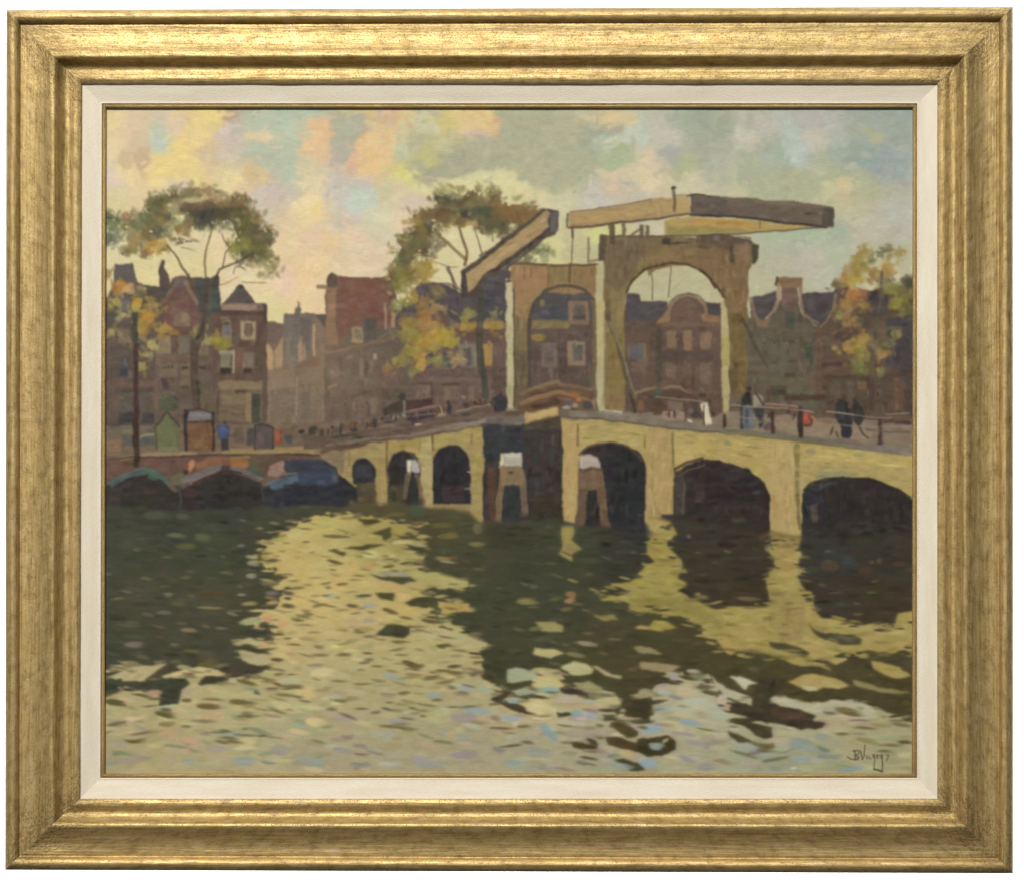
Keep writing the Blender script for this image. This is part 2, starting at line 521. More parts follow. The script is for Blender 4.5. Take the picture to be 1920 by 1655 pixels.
    draw('B1', '''
s house_far
P 118 99 82 .9 90 : 1480 520 1640 520 1650 430 1750 430 1920 420 2010 560 2010 1420 1480 1420
P 98 82 77 : 1478 500 1560 498 1640 530 1640 690 1478 690
P 188 153 108 1 90 : 1480 720 1510 680 1545 760 1545 950 1490 950
P 172 140 102 1 90 : 1555 760 1600 690 1640 630 1630 910 1560 930
S 120 92 74 12 1 : 1480 640 1555 740 1640 620
P 100 95 92 : 1640 520 1660 430 1919 425 1919 820 1780 860 1650 860
R 92 88 84 1745 370 1797 470
R 92 80 72 1768 320 1786 380
R 120 112 100 1660 640 1700 860
R 88 82 84 1790 470 1880 760
P 168 138 102 : 1770 860 1772 720 1795 620 1812 700 1812 850
R 150 124 98 1815 700 1840 840
R 190 157 112 1900 520 1925 800
P 110 82 66 : 1735 905 1900 808 1960 830 1960 900 1780 912
P 132 110 90 1 90 : 1490 930 1730 920 1740 1150 1500 1140
P 110 96 80 1.3 90 : 1500 1120 1980 1050 1980 1420 1500 1420
S 140 124 104 24 1 : 1760 1000 1755 1340
S 130 108 88 18 1 : 1510 1000 1510 1400
R 96 88 78 1800 1130 1880 1380
s house_hipped_roof
P 98 78 68 .9 90 : 985 420 1075 345 1150 290 1230 180 1260 165 1310 220 1385 325 1490 345 1495 1440 1000 1440
P 88 80 79 : 1110 330 1190 240 1232 182 1260 165 1312 225 1390 330
D 66 64 56 1258 182 24 20
R 150 124 108 1080 338 1440 398
R 128 112 96 1170 332 1380 350
R 84 64 60 1020 400 1480 440
R 110 92 84 1400 345 1480 400
R 74 62 60 1462 350 1492 520
S 130 108 86 26 1 : 1085 470 1140 470
R 136 118 96 1082 490 1166 645
R 100 98 101 1094 520 1152 620
R 78 70 68 1094 505 1152 530
R 162 146 112 1252 498 1390 660
R 96 82 68 1284 518 1362 630
R 120 100 76 1310 540 1340 640
R 152 142 116 1062 748 1202 790
R 126 121 102 1074 780 1165 915
R 58 52 44 1072 912 1168 970
R 166 152 122 1180 770 1202 955
R 118 107 92 1270 770 1372 930
R 68 54 50 1282 915 1352 968
R 120 88 74 1210 730 1270 900
R 92 78 66 1380 770 1450 980
R 132 114 86 1060 1028 1450 1112
R 112 96 76 1060 1112 1450 1400
R 84 64 50 1200 1116 1300 1136
R 124 108 82 1090 1150 1330 1240
R 104 86 72 1160 1320 1300 1350
R 136 116 88 1300 1140 1350 1400
R 67 70 58 1355 1150 1432 1430
R 96 80 68 1455 1000 1480 1400
s house_gabled
P 92 80 72 .9 90 : 25 300 60 250 118 170 120 -14 285 -20 300 60 322 140 365 160 372 185 520 186 525 40 545 0 545 -60 572 -60 578 20 600 60 612 165 640 105 720 84 850 100 940 112 1000 112 1050 80 1066 130 1072 420 1000 430 1000 1440 25 1440
P 91 88 86 : 120 -14 285 -20 300 60 330 150 200 170 120 165
P 100 86 84 : 230 20 290 60 330 170 230 260
P 86 78 70 : 372 185 600 186 600 300 520 340 380 330
P 88 74 72 : 522 60 545 0 548 -58 572 -58 580 30 604 70 610 190 526 190
P 71 76 76 : 840 100 940 112 1000 114 1048 82 1066 130 1074 410 960 420 880 400 880 280
R 88 82 72 945 130 1000 400
P 108 78 72 : 556 310 640 200 720 115 790 150 870 300 888 430 872 570 556 570
P 100 86 90 : 650 120 720 90 770 130 740 200 660 200
S 130 112 86 42 .8 : 760 140 800 230 865 330
S 112 98 80 40 .8 : 600 270 640 200 690 130
P 116 86 78 : 600 330 780 260 800 400 620 430
P 122 100 86 : 650 540 660 450 720 395 790 440 805 540
R 138 116 84 720 420 780 500
R 102 74 66 556 545 880 612
P 100 85 75 1 90 : 480 612 985 612 985 1440 480 1440
R 132 114 86 510 622 626 782
R 98 76 62 632 622 686 780
R 113 103 89 692 625 792 782
R 118 102 82 862 650 965 800
R 112 90 78 490 790 800 860
R 114 99 83 520 880 692 1000
R 72 64 50 540 900 640 915
R 116 102 82 712 880 802 1104
R 70 58 45 720 908 792 926
R 70 60 46 880 898 945 922
R 92 90 72 880 1000 940 1130
R 84 70 58 715 1080 790 1105
P 80 66 66 : 530 1010 590 1000 625 1110 560 1110
R 80 84 66 510 1160 700 1300
R 104 90 72 900 1120 1040 1300
R 106 99 96 158 290 266 400
R 86 78 82 190 285 255 310
R 118 101 86 150 552 252 692
R 92 82 74 170 700 460 760
R 78 78 86 158 830 240 992
R 64 64 72 170 910 235 985
P 112 86 76 : 40 1040 480 1030 480 1085 40 1080
R 78 68 60 160 1110 460 1135
R 90 84 76 160 1140 450 1290
R 106 82 72 100 1150 150 1280
R 62 62 66 160 1310 285 1412
R 66 62 66 368 1312 475 1412
R 84 82 80 60 1440 480 1540
R 84 76 70 40 300 110 520
R 98 86 78 60 560 140 700
R 100 80 72 360 980 480 1040
P 96 84 76 1 90 : 330 1140 480 1140 480 1300 330 1300
P 86 80 78 : 60 400 150 410 150 540 60 540
R 108 88 78 480 1000 520 1300
''')
    # --- trees
    subject('tree_left')
    fill(pt('A1', [190, 1090, 350, 970, 420, 870, 560, 820, 700, 775, 950, 770, 1290, 840, 1390, 970, 1530, 1140, 1580, 1370, 1490, 1480, 1400, 1390, 1250, 1400, 1180, 1290, 1230, 1180, 1160, 1060, 1050, 1120, 930, 1140, 800, 1060, 760, 1150, 680, 1200, 600, 1180, 540, 1270, 430, 1370, 260, 1330, 200, 1240]), (106, 97, 64), wob=6, soft=4, size=9, alpha=.55)
    draw('A1', '''
s tree_left
P 92 84 64 1.2 : 720 940 900 885 1200 905 1310 850 1335 980 1400 1080 1530 1150 1552 1205 1500 1330 1380 1385 1250 1385 1180 1300 1222 1180 1160 1060 1080 1080 1050 1135 960 1080 930 1140 860 1100 790 1050 720 970
P 78 73 70 1.2 : 820 940 1010 930 1010 1060 930 1080 860 1080
P 107 99 60 1.2 : 1160 980 1320 960 1340 1090 1420 1160 1380 1330 1290 1330 1230 1180
P 104 90 66 1.2 : 1330 1110 1500 1130 1530 1210 1480 1290 1380 1300
D 95 100 76 110 1080 95 85
D 88 90 84 100 1210 90 70 -20
D 86 84 66 60 1005 50 40
D 92 92 72 150 1040 60 40
D 120 96 66 230 1060 40 50 -50
D 168 134 104 270 1000 70 45 -20
D 150 100 78 230 1010 24 20
D 105 108 76 350 1080 105 70
D 98 102 70 400 1000 80 60 -40
D 100 95 58 480 900 95 70 -20
D 98 92 58 560 870 90 60
D 95 88 64 560 980 70 80 60
D 112 104 66 450 1050 90 60
D 102 86 56 660 840 50 45
D 140 108 60 580 960 50 40
D 150 118 62 560 1060 50 60 70
D 80 82 80 610 1010 26 50 0
D 120 110 76 800 800 90 50 -10
D 128 104 72 880 780 80 35
D 152 120 82 960 800 60 35 10
D 140 106 72 1050 880 170 45 4
D 130 98 66 1200 900 110 40 8
D 118 86 66 900 920 160 40 -6
D 190 162 116 880 855 130 26 -8
D 184 150 108 1050 850 110 22 6
D 110 80 66 760 920 70 40 -10
D 130 105 66 1270 880 60 50 10
D 120 90 60 1195 850 24 40 60
D 104 96 58 1290 1020 70 90 80
D 120 106 62 540 1050 50 60
D 110 95 62 430 1140 80 50
D 95 85 72 520 1150 80 60
D 186 131 54 445 1285 90 60 -10
D 190 140 60 510 1250 70 36 -10
D 150 115 66 285 1285 75 50 -30
D 122 100 60 275 1320 70 30
D 80 72 60 200 1350 40 16
D 120 90 56 395 1345 40 60 50
D 160 126 72 320 1210 60 40 -40
D 116 96 66 400 1190 60 50
D 140 110 58 560 1310 26 50 70
D 130 105 62 690 1130 50 60
D 142 112 60 740 1140 60 50 60
D 120 95 62 770 1080 40 50
D 100 84 70 680 1220 20 60 80
D 104 80 70 780 1240 14 50 90
D 100 84 76 720 1250 12 50 90
D 88 80 64 880 1120 20 60 80
D 126 126 60 1260 1270 80 100 80
D 138 132 66 1220 1310 50 60
D 110 105 62 1430 1290 90 70
D 116 106 66 1500 1390 60 50 30
D 126 106 70 1580 1390 36 30
D 150 136 96 1420 1450 40 30
D 142 126 86 1550 1475 36 30
D 150 134 96 1440 1530 36 26
D 120 106 76 1530 1520 26 26
D 140 112 74 1400 1050 36 60 70
D 160 126 84 1350 960 40 26 60
D 150 120 84 1340 1440 30 24
D 84 74 62 1270 1420 40 16 -20
s sky
D 216 207 162 690 1035 60 45 -10
D 206 196 150 600 920 50 26 -15
D 212 204 162 740 1020 50 26
D 196 191 168 985 1110 36 30 60
D 190 186 158 1090 1120 30 55 20
D 184 178 150 1150 1120 36 60 30
D 206 196 160 1150 1230 40 40
D 204 192 160 660 1170 30 30
D 202 186 150 640 1240 30 50
D 206 198 160 860 1200 36 90 0
D 196 192 160 930 1160 20 60 10
D 202 192 150 210 1190 30 30
D 206 196 158 450 1150 20 14
s tree_left
''')
    draw('B1', '''
s tree_left
D 150 132 86 868 585 40 40
D 200 130 46 185 185 55 55
D 206 150 100 235 215 26 30 70
D 192 168 72 312 360 48 46
D 202 152 52 330 310 44 46 60
D 186 166 86 132 320 36 36 -30
D 166 146 96 200 435 26 36 80
D 206 146 48 415 468 66 56 -10
D 190 156 58 365 515 40 40
D 182 138 60 370 575 50 40 30
D 176 126 50 560 565 50 36
D 176 126 60 600 560 50 20 30
D 166 156 86 450 702 38 46 70
D 166 146 86 405 800 46 20 20
D 166 146 82 366 912 30 40 80
D 186 152 60 1035 665 40 36
D 162 146 60 1085 700 36 40 70
D 150 110 60 60 80 30 40 70
D 166 132 76 480 345 80 22
D 170 140 92 100 592 26 36
D 166 140 100 370 200 20 36 80
D 100 96 82 350 250 60 50 0
D 150 130 90 290 680 60 20 5
D 160 146 110 905 670 20 50 80
s house_gabled
R 104 98 102 200 300 262 400
''')
    draw('A2', '''
s tree_middle
P 110 92 64 1.3 : 980 1000 1080 962 1200 930 1195 845 1300 855 1400 875 1480 790 1560 760 1620 880 1680 785 1730 792 1765 870 1919 905 2000 900 2060 950 2110 1010 2050 1070 1919 1150 1800 1180 1600 1180 1530 1120 1480 1050 1420 1100 1340 1090 1200 1060 1150 1100 1165 1180 1130 1300 1080 1345 1000 1340 960 1450 1010 1510 880 1600 840 1680 740 1660 760 1500 830 1420 870 1300 860 1185 985 1150
P 114 105 68 1.2 : 1440 860 1560 800 1660 880 1650 980 1500 1010 1440 980
P 86 84 68 1.2 : 1390 960 1560 930 1690 960 1600 1030 1420 1030
P 120 84 62 1.2 : 1080 990 1280 960 1260 1050 1110 1050
P 134 100 60 1.2 : 1680 880 1919 900 2080 960 2100 1010 1919 1090 1750 980
P 108 98 62 1.2 : 960 1180 1100 1150 1110 1290 1000 1330 900 1400 880 1300
P 96 88 66 1.2 : 1560 1030 1800 1060 1900 1150 1620 1160
D 150 136 92 1210 800 60 40 -20
D 166 152 106 1290 790 60 46 60
D 130 116 78 1360 800 30 60 60
D 70 72 62 1270 860 80 26 8
D 76 76 66 1390 870 50 40
D 130 118 78 1570 790 60 30 70
D 136 112 76 1700 800 50 30 80
D 150 130 90 1640 860 30 20
D 86 76 58 1190 845 26 18
D 142 108 58 1030 1050 60 70 60
D 132 104 56 1070 1110 60 70
D 84 78 60 1110 1090 60 30 20
D 120 110 62 900 1230 50 80 80
D 180 162 120 910 1230 16 40 90
D 104 96 62 900 1370 80 60 60
D 98 92 62 850 1420 50 50
D 150 128 74 1330 1050 40 60 60
D 130 100 46 1430 1075 50 40
D 166 140 84 1500 1080 22 70 90
D 170 132 54 1075 1490 60 70 60
D 176 144 70 1110 1440 50 40 60
D 150 116 56 1060 1560 60 50
D 128 114 66 920 1560 90 60
D 150 122 80 800 1490 50 60 70
D 150 128 84 800 1340 24 16
D 96 78 60 1120 1340 60 40 40
D 84 72 56 1010 1390 40 24 -20
D 90 74 54 1050 1445 90 12
D 92 84 66 1180 1150 60 30 30
D 120 104 78 1180 1220 80 26
D 92 84 66 1180 1290 100 14 -4
D 76 82 68 1620 960 70 36
s sky
D 172 186 152 1870 1110 40 36
D 206 200 152 1440 1130 36 40 60
D 208 202 156 1570 1230 50 80 60
D 206 200 150 1720 1170 40 50 -30
D 204 198 150 1230 1130 30 60 0
D 210 200 160 1040 1400 60 40 -30
D 206 196 152 1000 1450 60 16
D 196 186 150 1290 1130 30 40
s tree_middle
''')
    draw('A3', '''
s tree_middle
D 118 118 84 230 1310 60 90 80
D 110 110 82 190 1390 60 60
D 96 92 74 330 1330 50 80 70
D 120 112 84 150 1390 40 50
D 116 108 78 350 1400 30 30
D 150 140 100 100 850 30 20
s sky
D 200 196 152 300 1275 40 36
D 205 200 158 310 1390 60 50
D 190 188 152 120 1390 36 40 60
D 190 188 152 60 1110 50 36
''')
    draw('B2', '''
s tree_middle
D 182 142 50 975 285 55 55
D 150 132 64 930 310 40 50
D 140 120 76 1215 225 56 50
D 132 126 70 880 200 70 60
D 128 118 66 870 60 90 70
D 124 110 62 960 100 80 60 60
D 136 122 58 850 140 50 70 80
D 170 130 54 1090 20 60 70 60
D 150 126 60 1020 0 50 60
D 128 132 80 840 350 50 40 30
D 152 126 58 950 530 90 70 -20
D 166 116 60 1090 500 80 70
D 150 116 72 1080 330 50 70 60
D 164 128 82 1190 370 60 30
D 178 128 70 1160 550 90 60
D 168 112 62 1100 430 80 50 70
D 150 132 54 1000 620 90 60
D 146 128 66 930 620 60 60
D 176 152 44 1280 650 115 85 5
D 170 148 46 1230 590 90 50
D 198 148 50 1150 650 80 60
D 160 140 46 1170 720 90 40
D 166 142 50 1330 680 60 50 -30
D 182 132 54 1050 720 80 70 80
D 162 142 50 985 770 50 70 80
D 186 146 54 1060 830 70 36 70
D 190 150 60 1060 890 36 30
D 152 132 60 895 865 46 50 50
D 136 126 60 1205 850 50 36 80
D 146 132 64 820 850 30 40
D 152 112 66 745 920 36 36
D 152 142 80 1490 430 70 46 -10
D 136 126 86 1720 430 30 40
D 168 128 60 1740 540 60 40
D 168 132 60 1480 545 80 24
D 132 122 70 1010 940 20 60 80
D 190 150 80 1400 830 14 70 90
D 160 136 104 1420 840 14 60 90
s tree_trunk
''')
    draw('A4', '''
s tree_right
D 150 126 60 1430 1350 50 80 60
D 166 122 70 1410 1340 30 50 70
D 152 122 54 1380 1460 90 60 -20
D 146 124 64 1440 1470 60 50
D 166 122 66 1290 1540 50 60 70
D 178 148 60 1350 1570 60 80 70
D 152 116 60 1530 1530 60 50
D 176 126 66 1650 1505 56 66 60
D 172 122 66 1620 1560 50 40
D 106 98 70 1640 1325 85 18 -12
D 158 122 72 1770 1350 36 60 70
D 116 104 74 1500 1390 40 40
D 84 80 66 1850 1610 40 50
D 108 90 66 1230 1630 60 40
D 120 96 70 1590 1590 30 60 80
D 100 84 66 1660 1620 40 60
''')
    draw('B4', '''
s tree_right
D 180 150 64 1330 130 50 90 70
D 172 124 64 1270 110 36 70 70
D 158 126 60 1390 50 60 60
D 150 112 56 1530 60 50 60
D 172 122 64 1640 40 50 66
D 178 112 60 1340 250 70 70
D 166 100 56 1410 240 50 36
D 116 96 70 1230 170 60 40 -10
D 164 122 66 1290 350 60 60
D 160 118 62 1440 350 80 36 10
D 150 140 80 1220 440 40 36
D 152 110 76 1290 430 40 50
D 166 126 76 1350 500 30 70 80
D 150 106 60 1390 540 30 40
D 170 130 84 1240 570 30 20
D 178 138 64 1300 710 60 50
D 182 142 58 1400 720 80 56 -10
D 172 136 66 1440 650 50 60 60
D 172 132 70 1600 785 46 50 -40
D 152 138 70 1420 790 60 40
D 118 122 72 1420 930 80 40
D 124 120 66 1380 880 70 50
D 140 142 84 1420 930 20 20
D 132 132 76 1570 930 26 26
D 168 140 86 1175 740 16 30 90
D 152 146 62 1745 330 56 60
D 132 122 64 1700 200 60 60
D 126 116 60 1820 240 60 60
D 136 122 68 1640 200 36 60 70
D 132 122 70 1730 600 40 60 80
D 120 112 64 1650 690 30 60 60
D 110 104 62 1830 390 50 70
D 78 68 70 1530 300 60 50
D 92 74 64 1280 620 100 60
D 96 76 66 1420 470 60 80
D 78 70 62 1850 140 40 40
D 104 98 84 1520 680 16 100 0
s sky
D 196 192 152 1500 170 60 40
D 206 200 170 1520 205 40 14 -10
D 194 190 150 1730 90 36 60 20
D 200 196 150 1440 130 40 50
''')

def leafy(key, n, sky_share=.0, spread=7.):
    """break a crown up into small leaf touches along and inside its edge"""
    subject(key)
    m = (LAB == CUR).astype(np.float32)
    e = blur(m, 6)
    jj, ii = np.nonzero((m > .5) & (e < .93))
    ja, ia = np.nonzero(m > .5)
    if not len(jj):
        return
    src = COL.copy()
    for q in range(n):
        k = rng.integers(0, len(jj))
        x, y = GX[jj[k], ii[k]], GY[jj[k], ii[k]]
        near = LAB[max(0, jj[k] - 9):jj[k] + 10, max(0, ii[k] - 9):ii[k] + 10]
        if rng.random() < sky_share and (near == LABELS.index('sky')).mean() > .15:
            subject('sky')
            dab(x + rng.normal(0, 3), y + rng.normal(0, 3), rng.uniform(2.2, 5), rng.uniform(1.5, 3.2), rng.uniform(0, 180), SKYC[jj[k], ii[k]] - 8, soft=.7, alpha=.85)
            subject(key)
        else:
            dab(x + rng.normal(0, spread), y + rng.normal(0, spread * .8), rng.uniform(5, 12), rng.uniform(3.2, 6.5), rng.uniform(0, 180),
                src[jj[k], ii[k]] + rng.normal(0, 6) + rng.normal(0, 3, 3), soft=1.2, alpha=.75)
    for q in range(n // 2):
        k = rng.integers(0, len(ja))
        dab(GX[ja[k], ia[k]] + rng.normal(0, 4), GY[ja[k], ia[k]] + rng.normal(0, 4), rng.uniform(5, 12), rng.uniform(3.4, 7), rng.uniform(0, 180),
            src[ja[k], ia[k]] + rng.normal(0, 8) + rng.normal(0, 3, 3), soft=1.2, alpha=.65)

def paint_branches():
    draw('A1', '''
s tree_left
S 86 76 60 22 .7 : 790 1570 705 1430 660 1350 590 1270
S 80 68 56 24 .7 : 1000 1640 1070 1490 1240 1420 1350 1350
S 110 90 60 24 .7 : 950 1620 930 1430 942 1330 990 1140
S 92 76 58 14 .7 : 1095 1470 1112 1340 1180 1270
S 96 76 58 14 .7 : 1150 1290 1110 1240 1085 1170
S 90 78 60 10 .6 : 1210 1420 1225 1340
S 160 122 80 12 .5 : 1070 1630 1150 1600 1230 1560
S 116 112 66 14 .6 : 1270 1605 1400 1612 1480 1608
S 100 84 62 10 .6 : 1190 1530 1215 1460 1290 1480
S 116 104 76 10 .5 : 720 1290 850 1330
S 90 78 60 26 .8 : 780 1540 800 1600
''')
    draw('B1', '''
s tree_left
S 80 68 58 76 .9 : 905 560 890 640 850 680 838 800 840 1000 850 1160 858 1290
S 66 60 54 36 .9 : 925 470 900 600 860 650
S 78 70 62 50 .9 : 960 120 930 420 915 520
S 88 72 64 30 .9 : 830 680 830 1000
S 72 66 58 30 1 : 868 1040 874 1280
''')
    draw('A2', '''
s tree_middle
S 116 100 66 34 .7 : 1450 1400 1330 1285 1260 1220 1190 1160
S 100 80 54 30 .7 : 1450 1450 1470 1330 1430 1220 1390 1110
S 110 94 64 16 .7 : 1600 1345 1570 1230 1525 1120
S 96 86 64 12 .7 : 1700 1240 1690 1140
S 84 74 62 28 .8 : 1370 1680 1330 1560 1285 1480
S 94 84 66 10 .6 : 1280 1460 1180 1420
S 94 84 66 10 .6 : 1290 1470 1390 1475
S 100 90 66 14 .6 : 1230 1180 1210 1080
S 80 72 66 20 .6 : 1580 1370 1640 1330
''')
    draw('B2', '''
s tree_trunk
S 72 70 60 60 1 : 1565 150 1600 330 1582 520 1578 700 1595 880 1625 1010 1630 1190
S 62 66 58 24 1 : 1600 760 1615 960 1625 1100
S 90 84 72 14 .7 : 1300 0 1340 110 1410 220 1425 300
S 84 78 74 8 .6 : 1420 250 1500 320 1560 370
S 84 78 80 8 .6 : 1700 270 1650 320 1610 360
''')
    draw('B4', '''
s tree_right
S 74 69 70 60 .9 : 1830 460 1800 700 1790 1000
S 96 90 84 24 1 : 1640 640 1700 720 1720 800
S 92 84 74 30 .8 : 1600 60 1590 300 1560 520
''')

def facade_marks():
    """rows of loosely touched-in windows on the far fronts"""
    rows = {'house_right': (1545, 1705, (640, 690, 738)), 'house_grey': (1410, 1535, (645, 700)), 'house_dark_roof': (745, 1112, (648, 700, 738)),
            'house_red_roof': (600, 750, (668, 706, 742, 770)), 'house_far': (500, 610, (730, 768)), 'house_bell_gable': (1180, 1345, (640, 695, 735)), 'house_gabled': (205, 400, (640, 680, 745))}
    for key, (x0, x1, ys) in rows.items():
        subject(key)
        for yy in ys:
            x = x0 + rng.uniform(0, 10)
            while x < x1:
                x += rng.uniform(15, 27)
                y = yy + rng.normal(0, 3) - (.16 * (x - 600) if key == 'house_red_roof' else 0)
                j, i = int(np.clip((y - CY0) / Q, 0, GH - 1)), int(np.clip((x - CX0) / Q, 0, GW - 1))
                if LAB[j, i] != CUR or rng.random() < .3:
                    continue
                c = COL[j, i].copy()
                dab(x, y, rng.uniform(7, 10), rng.uniform(3.4, 5), 90 + rng.normal(0, 3), c * 1.17 + np.array([6, 4, 0]), soft=.7, alpha=.6)
                dab(x + rng.normal(0, .6), y + rng.uniform(-1, 2), rng.uniform(4.5, 6.5), rng.uniform(1.7, 2.6), 90, c * rng.uniform(.72, .92), soft=.7, alpha=.7)
# ---------------------------------------------------------------- painted quay, boats, bridge, drawbridge gates and people
def arch_pts(xl, xr, ytop, yspring, ybot, sq=2.0, xtop=None, n=16):
    xm = xtop if xtop is not None else (xl + xr) / 2
    out = [xl, ybot, xl, yspring]
    for i in range(1, n):
        t = math.pi * (1 - i / n)
        c, s = math.cos(t), math.sin(t)
        cx = xm + (xm - xl if c < 0 else xr - xm) * math.copysign(abs(c) ** (2 / sq), c)
        out += [cx, yspring - (yspring - ytop) * abs(s) ** (2 / sq)]
    return out + [xr, yspring, xr, ybot]

def arch(t, col, *a, strokes=1., **k):
    fill(pt(t, arch_pts(*a, **k)), col, strokes=strokes, ang=90, jit=4)

def paint_quay():
    draw('C1', '''
s quay
P 104 82 72 .9 0 : 20 140 1919 90 2300 60 2600 40 2600 330 2360 380 1919 470 1919 620 20 620
P 112 96 80 .9 0 : 20 100 400 90 1919 60 2400 30 2500 120 2060 260 1919 330 20 360
P 106 96 84 .8 0 : 40 100 480 90 480 250 40 260
R 130 106 86 40 210 180 320
P 118 108 88 .8 0 : 170 190 480 160 480 230 190 250
R 84 86 84 180 180 480 260
S 150 136 110 14 1 : 340 195 400 170 480 165
S 120 96 76 24 1 : 150 170 180 200 180 260
P 138 120 92 .8 0 : 40 385 300 345 500 320 860 330 860 350 300 372 40 395
P 144 124 88 .8 0 : 1080 300 1400 285 1919 270 2100 280 2100 330 1600 345 1080 350
P 128 100 84 .8 0 : 1919 300 2060 275 2400 220 2400 260 2060 330 1919 350
S 58 50 42 12 1 : 40 390 280 362 500 375 740 362 1000 345
S 62 52 42 14 1 : 1000 348 1400 345 1700 342 1919 348 2060 340
P 104 80 71 .9 0 : 40 400 800 370 800 520 600 560 40 560
P 96 76 68 .9 0 : 800 360 1600 350 1560 470 1440 600 800 560
P 132 118 76 .9 0 : 1150 360 1330 365 1340 385 1160 385
P 100 90 72 .9 0 : 640 480 760 470 760 640 640 600
''')
    draw('B1', '''
s hut
P 99 101 74 1 90 : 495 1655 495 1460 590 1312 690 1440 695 1655
P 104 108 78 1 90 : 510 1470 590 1340 670 1450 670 1640 510 1640
S 68 68 58 20 1 : 480 1450 590 1305 705 1440
S 70 66 60 12 1 : 492 1460 492 1650
R 116 116 90 510 1625 690 1658
s kiosk
R 113 83 61 778 1395 1002 1652
R 120 92 62 850 1560 960 1640
R 111 109 113 752 1308 1000 1392
R 124 120 118 770 1325 990 1350
R 78 56 50 778 1388 1002 1408
R 50 46 52 745 1290 776 1660
R 54 48 42 998 1310 1018 1660
S 58 54 50 10 1 : 740 1300 870 1285 1010 1315
s quay_person
R 66 76 107 1040 1430 1150 1560
D 68 80 116 1095 1480 50 60
R 60 58 62 1080 1550 1150 1660
D 76 60 54 1112 1402 24 20
R 100 84 74 1196 1450 1280 1580
R 76 72 74 1310 1450 1370 1600
s quay_bin
P 89 79 79 1 90 : 1380 1430 1440 1420 1545 1440 1545 1640 1380 1640
S 58 54 52 16 1 : 1382 1640 1382 1430 1450 1422 1545 1445 1545 1630
s quay_barrel
R 152 76 58 1550 1462 1628 1592
R 168 90 66 1565 1470 1600 1580
s quay
R 72 76 74 1640 1510 1720 1580
D 56 54 50 1800 1485 20 34 80
D 58 54 48 1890 1480 30 40 30
D 76 78 80 1850 1530 60 30
s lamp_post
R 66 72 62 276 410 326 690
R 72 52 50 290 690 332 1655
''')
    draw('C1', '''
s lamp_post
R 66 50 46 288 -60 340 200
R 64 54 44 286 180 342 460
''')
    draw('C2', '''
s quay
P 100 84 74 .9 0 : 0 160 200 190 500 130 900 60 1400 -40 1640 -80 1640 60 960 180 200 280 0 300
D 66 62 54 90 130 40 50 20
D 70 64 56 160 150 30 40
D 72 62 52 255 105 24 20
D 120 80 60 440 70 36 24
D 66 62 54 450 120 40 30
D 84 70 62 620 80 50 30
D 72 68 60 330 190 90 26 -10
D 66 60 56 480 185 60 24 10
D 116 102 90 740 90 60 16 -10
D 76 68 72 760 50 50 24
''')
    # boats
    draw('C1', '''
s boat_green
P 58 54 50 .9 0 : 40 620 120 580 340 520 420 515 560 580 640 640 700 700 700 850 40 850
P 80 96 95 .8 -20 : 55 600 120 550 340 470 395 468 395 525 330 530 200 570 80 640
P 76 98 88 .8 20 : 385 470 480 480 590 540 640 600 620 640 560 595 440 530 385 520
S 92 108 104 12 1 : 60 600 200 530 360 470 400 470 480 500
D 70 98 78 460 550 60 26 20
R 66 58 58 40 640 180 820
D 110 84 78 640 640 60 26 50
D 96 90 72 680 560 40 90 60
s boat_red
P 62 54 54 .9 0 : 720 660 860 600 1090 500 1150 490 1280 540 1440 600 1460 840 720 840
P 58 54 50 .9 0 : 1000 560 1150 500 1400 590 1440 700 1420 820 1000 820
P 148 96 68 .9 0 : 850 400 980 370 1150 365 1160 440 1000 470 860 490
P 160 104 56 .9 0 : 1150 375 1290 375 1330 420 1310 470 1180 460
P 132 84 66 : 1080 380 1160 390 1150 490 1090 480
P 196 126 84 1 90 : 780 420 810 385 840 400 842 450 800 500 780 490
D 132 84 62 750 450 30 40 60
S 116 112 116 50 .8 : 740 580 860 530 1000 470 1080 450
S 132 126 126 12 1 : 740 590 860 560 1060 480
S 106 108 108 44 .8 : 1180 470 1300 500 1440 560
S 62 46 46 22 1 : 830 600 1000 530 1140 480 1260 510
R 78 62 62 1090 440 1160 520
P 84 98 74 : 1330 440 1380 430 1450 500 1440 540 1350 500
D 112 92 72 1380 400 50 40 30
D 80 52 52 800 690 70 60
D 70 50 46 760 500 30 24
s boat_blue
P 56 56 62 .9 0 : 1460 640 1600 560 1800 520 2130 520 2260 560 2310 640 2300 800 2160 840 1460 830
P 142 114 104 .8 : 1495 530 1520 450 1600 400 1700 400 1670 500 1600 545
P 62 66 74 .9 0 : 1650 400 1760 388 2110 388 2130 470 2130 640 1900 640 1780 620 1700 540
P 62 72 90 .9 0 : 1760 520 1900 500 2110 500 2110 620 1900 640 1770 600
P 60 64 76 .9 0 : 1650 400 2110 392 2120 480 1660 480
P 80 96 108 .8 -8 : 1490 590 1640 560 1770 520 1770 590 1640 650 1540 660
P 58 60 60 : 2110 385 2190 390 2200 460 2260 560 2130 560 2110 470
S 150 150 150 8 1 : 1660 518 1760 512
S 98 116 122 14 .7 : 1490 610 1560 570 1640 560
P 50 52 54 .9 0 : 2150 520 2290 590 2330 660 2310 760 2150 780
P 82 84 90 : 2080 540 2130 530 2130 600 2080 600
D 72 66 92 1720 740 110 14
R 50 52 60 1640 620 2160 800
S 140 100 84 16 1 : 2160 470 2260 560
''')

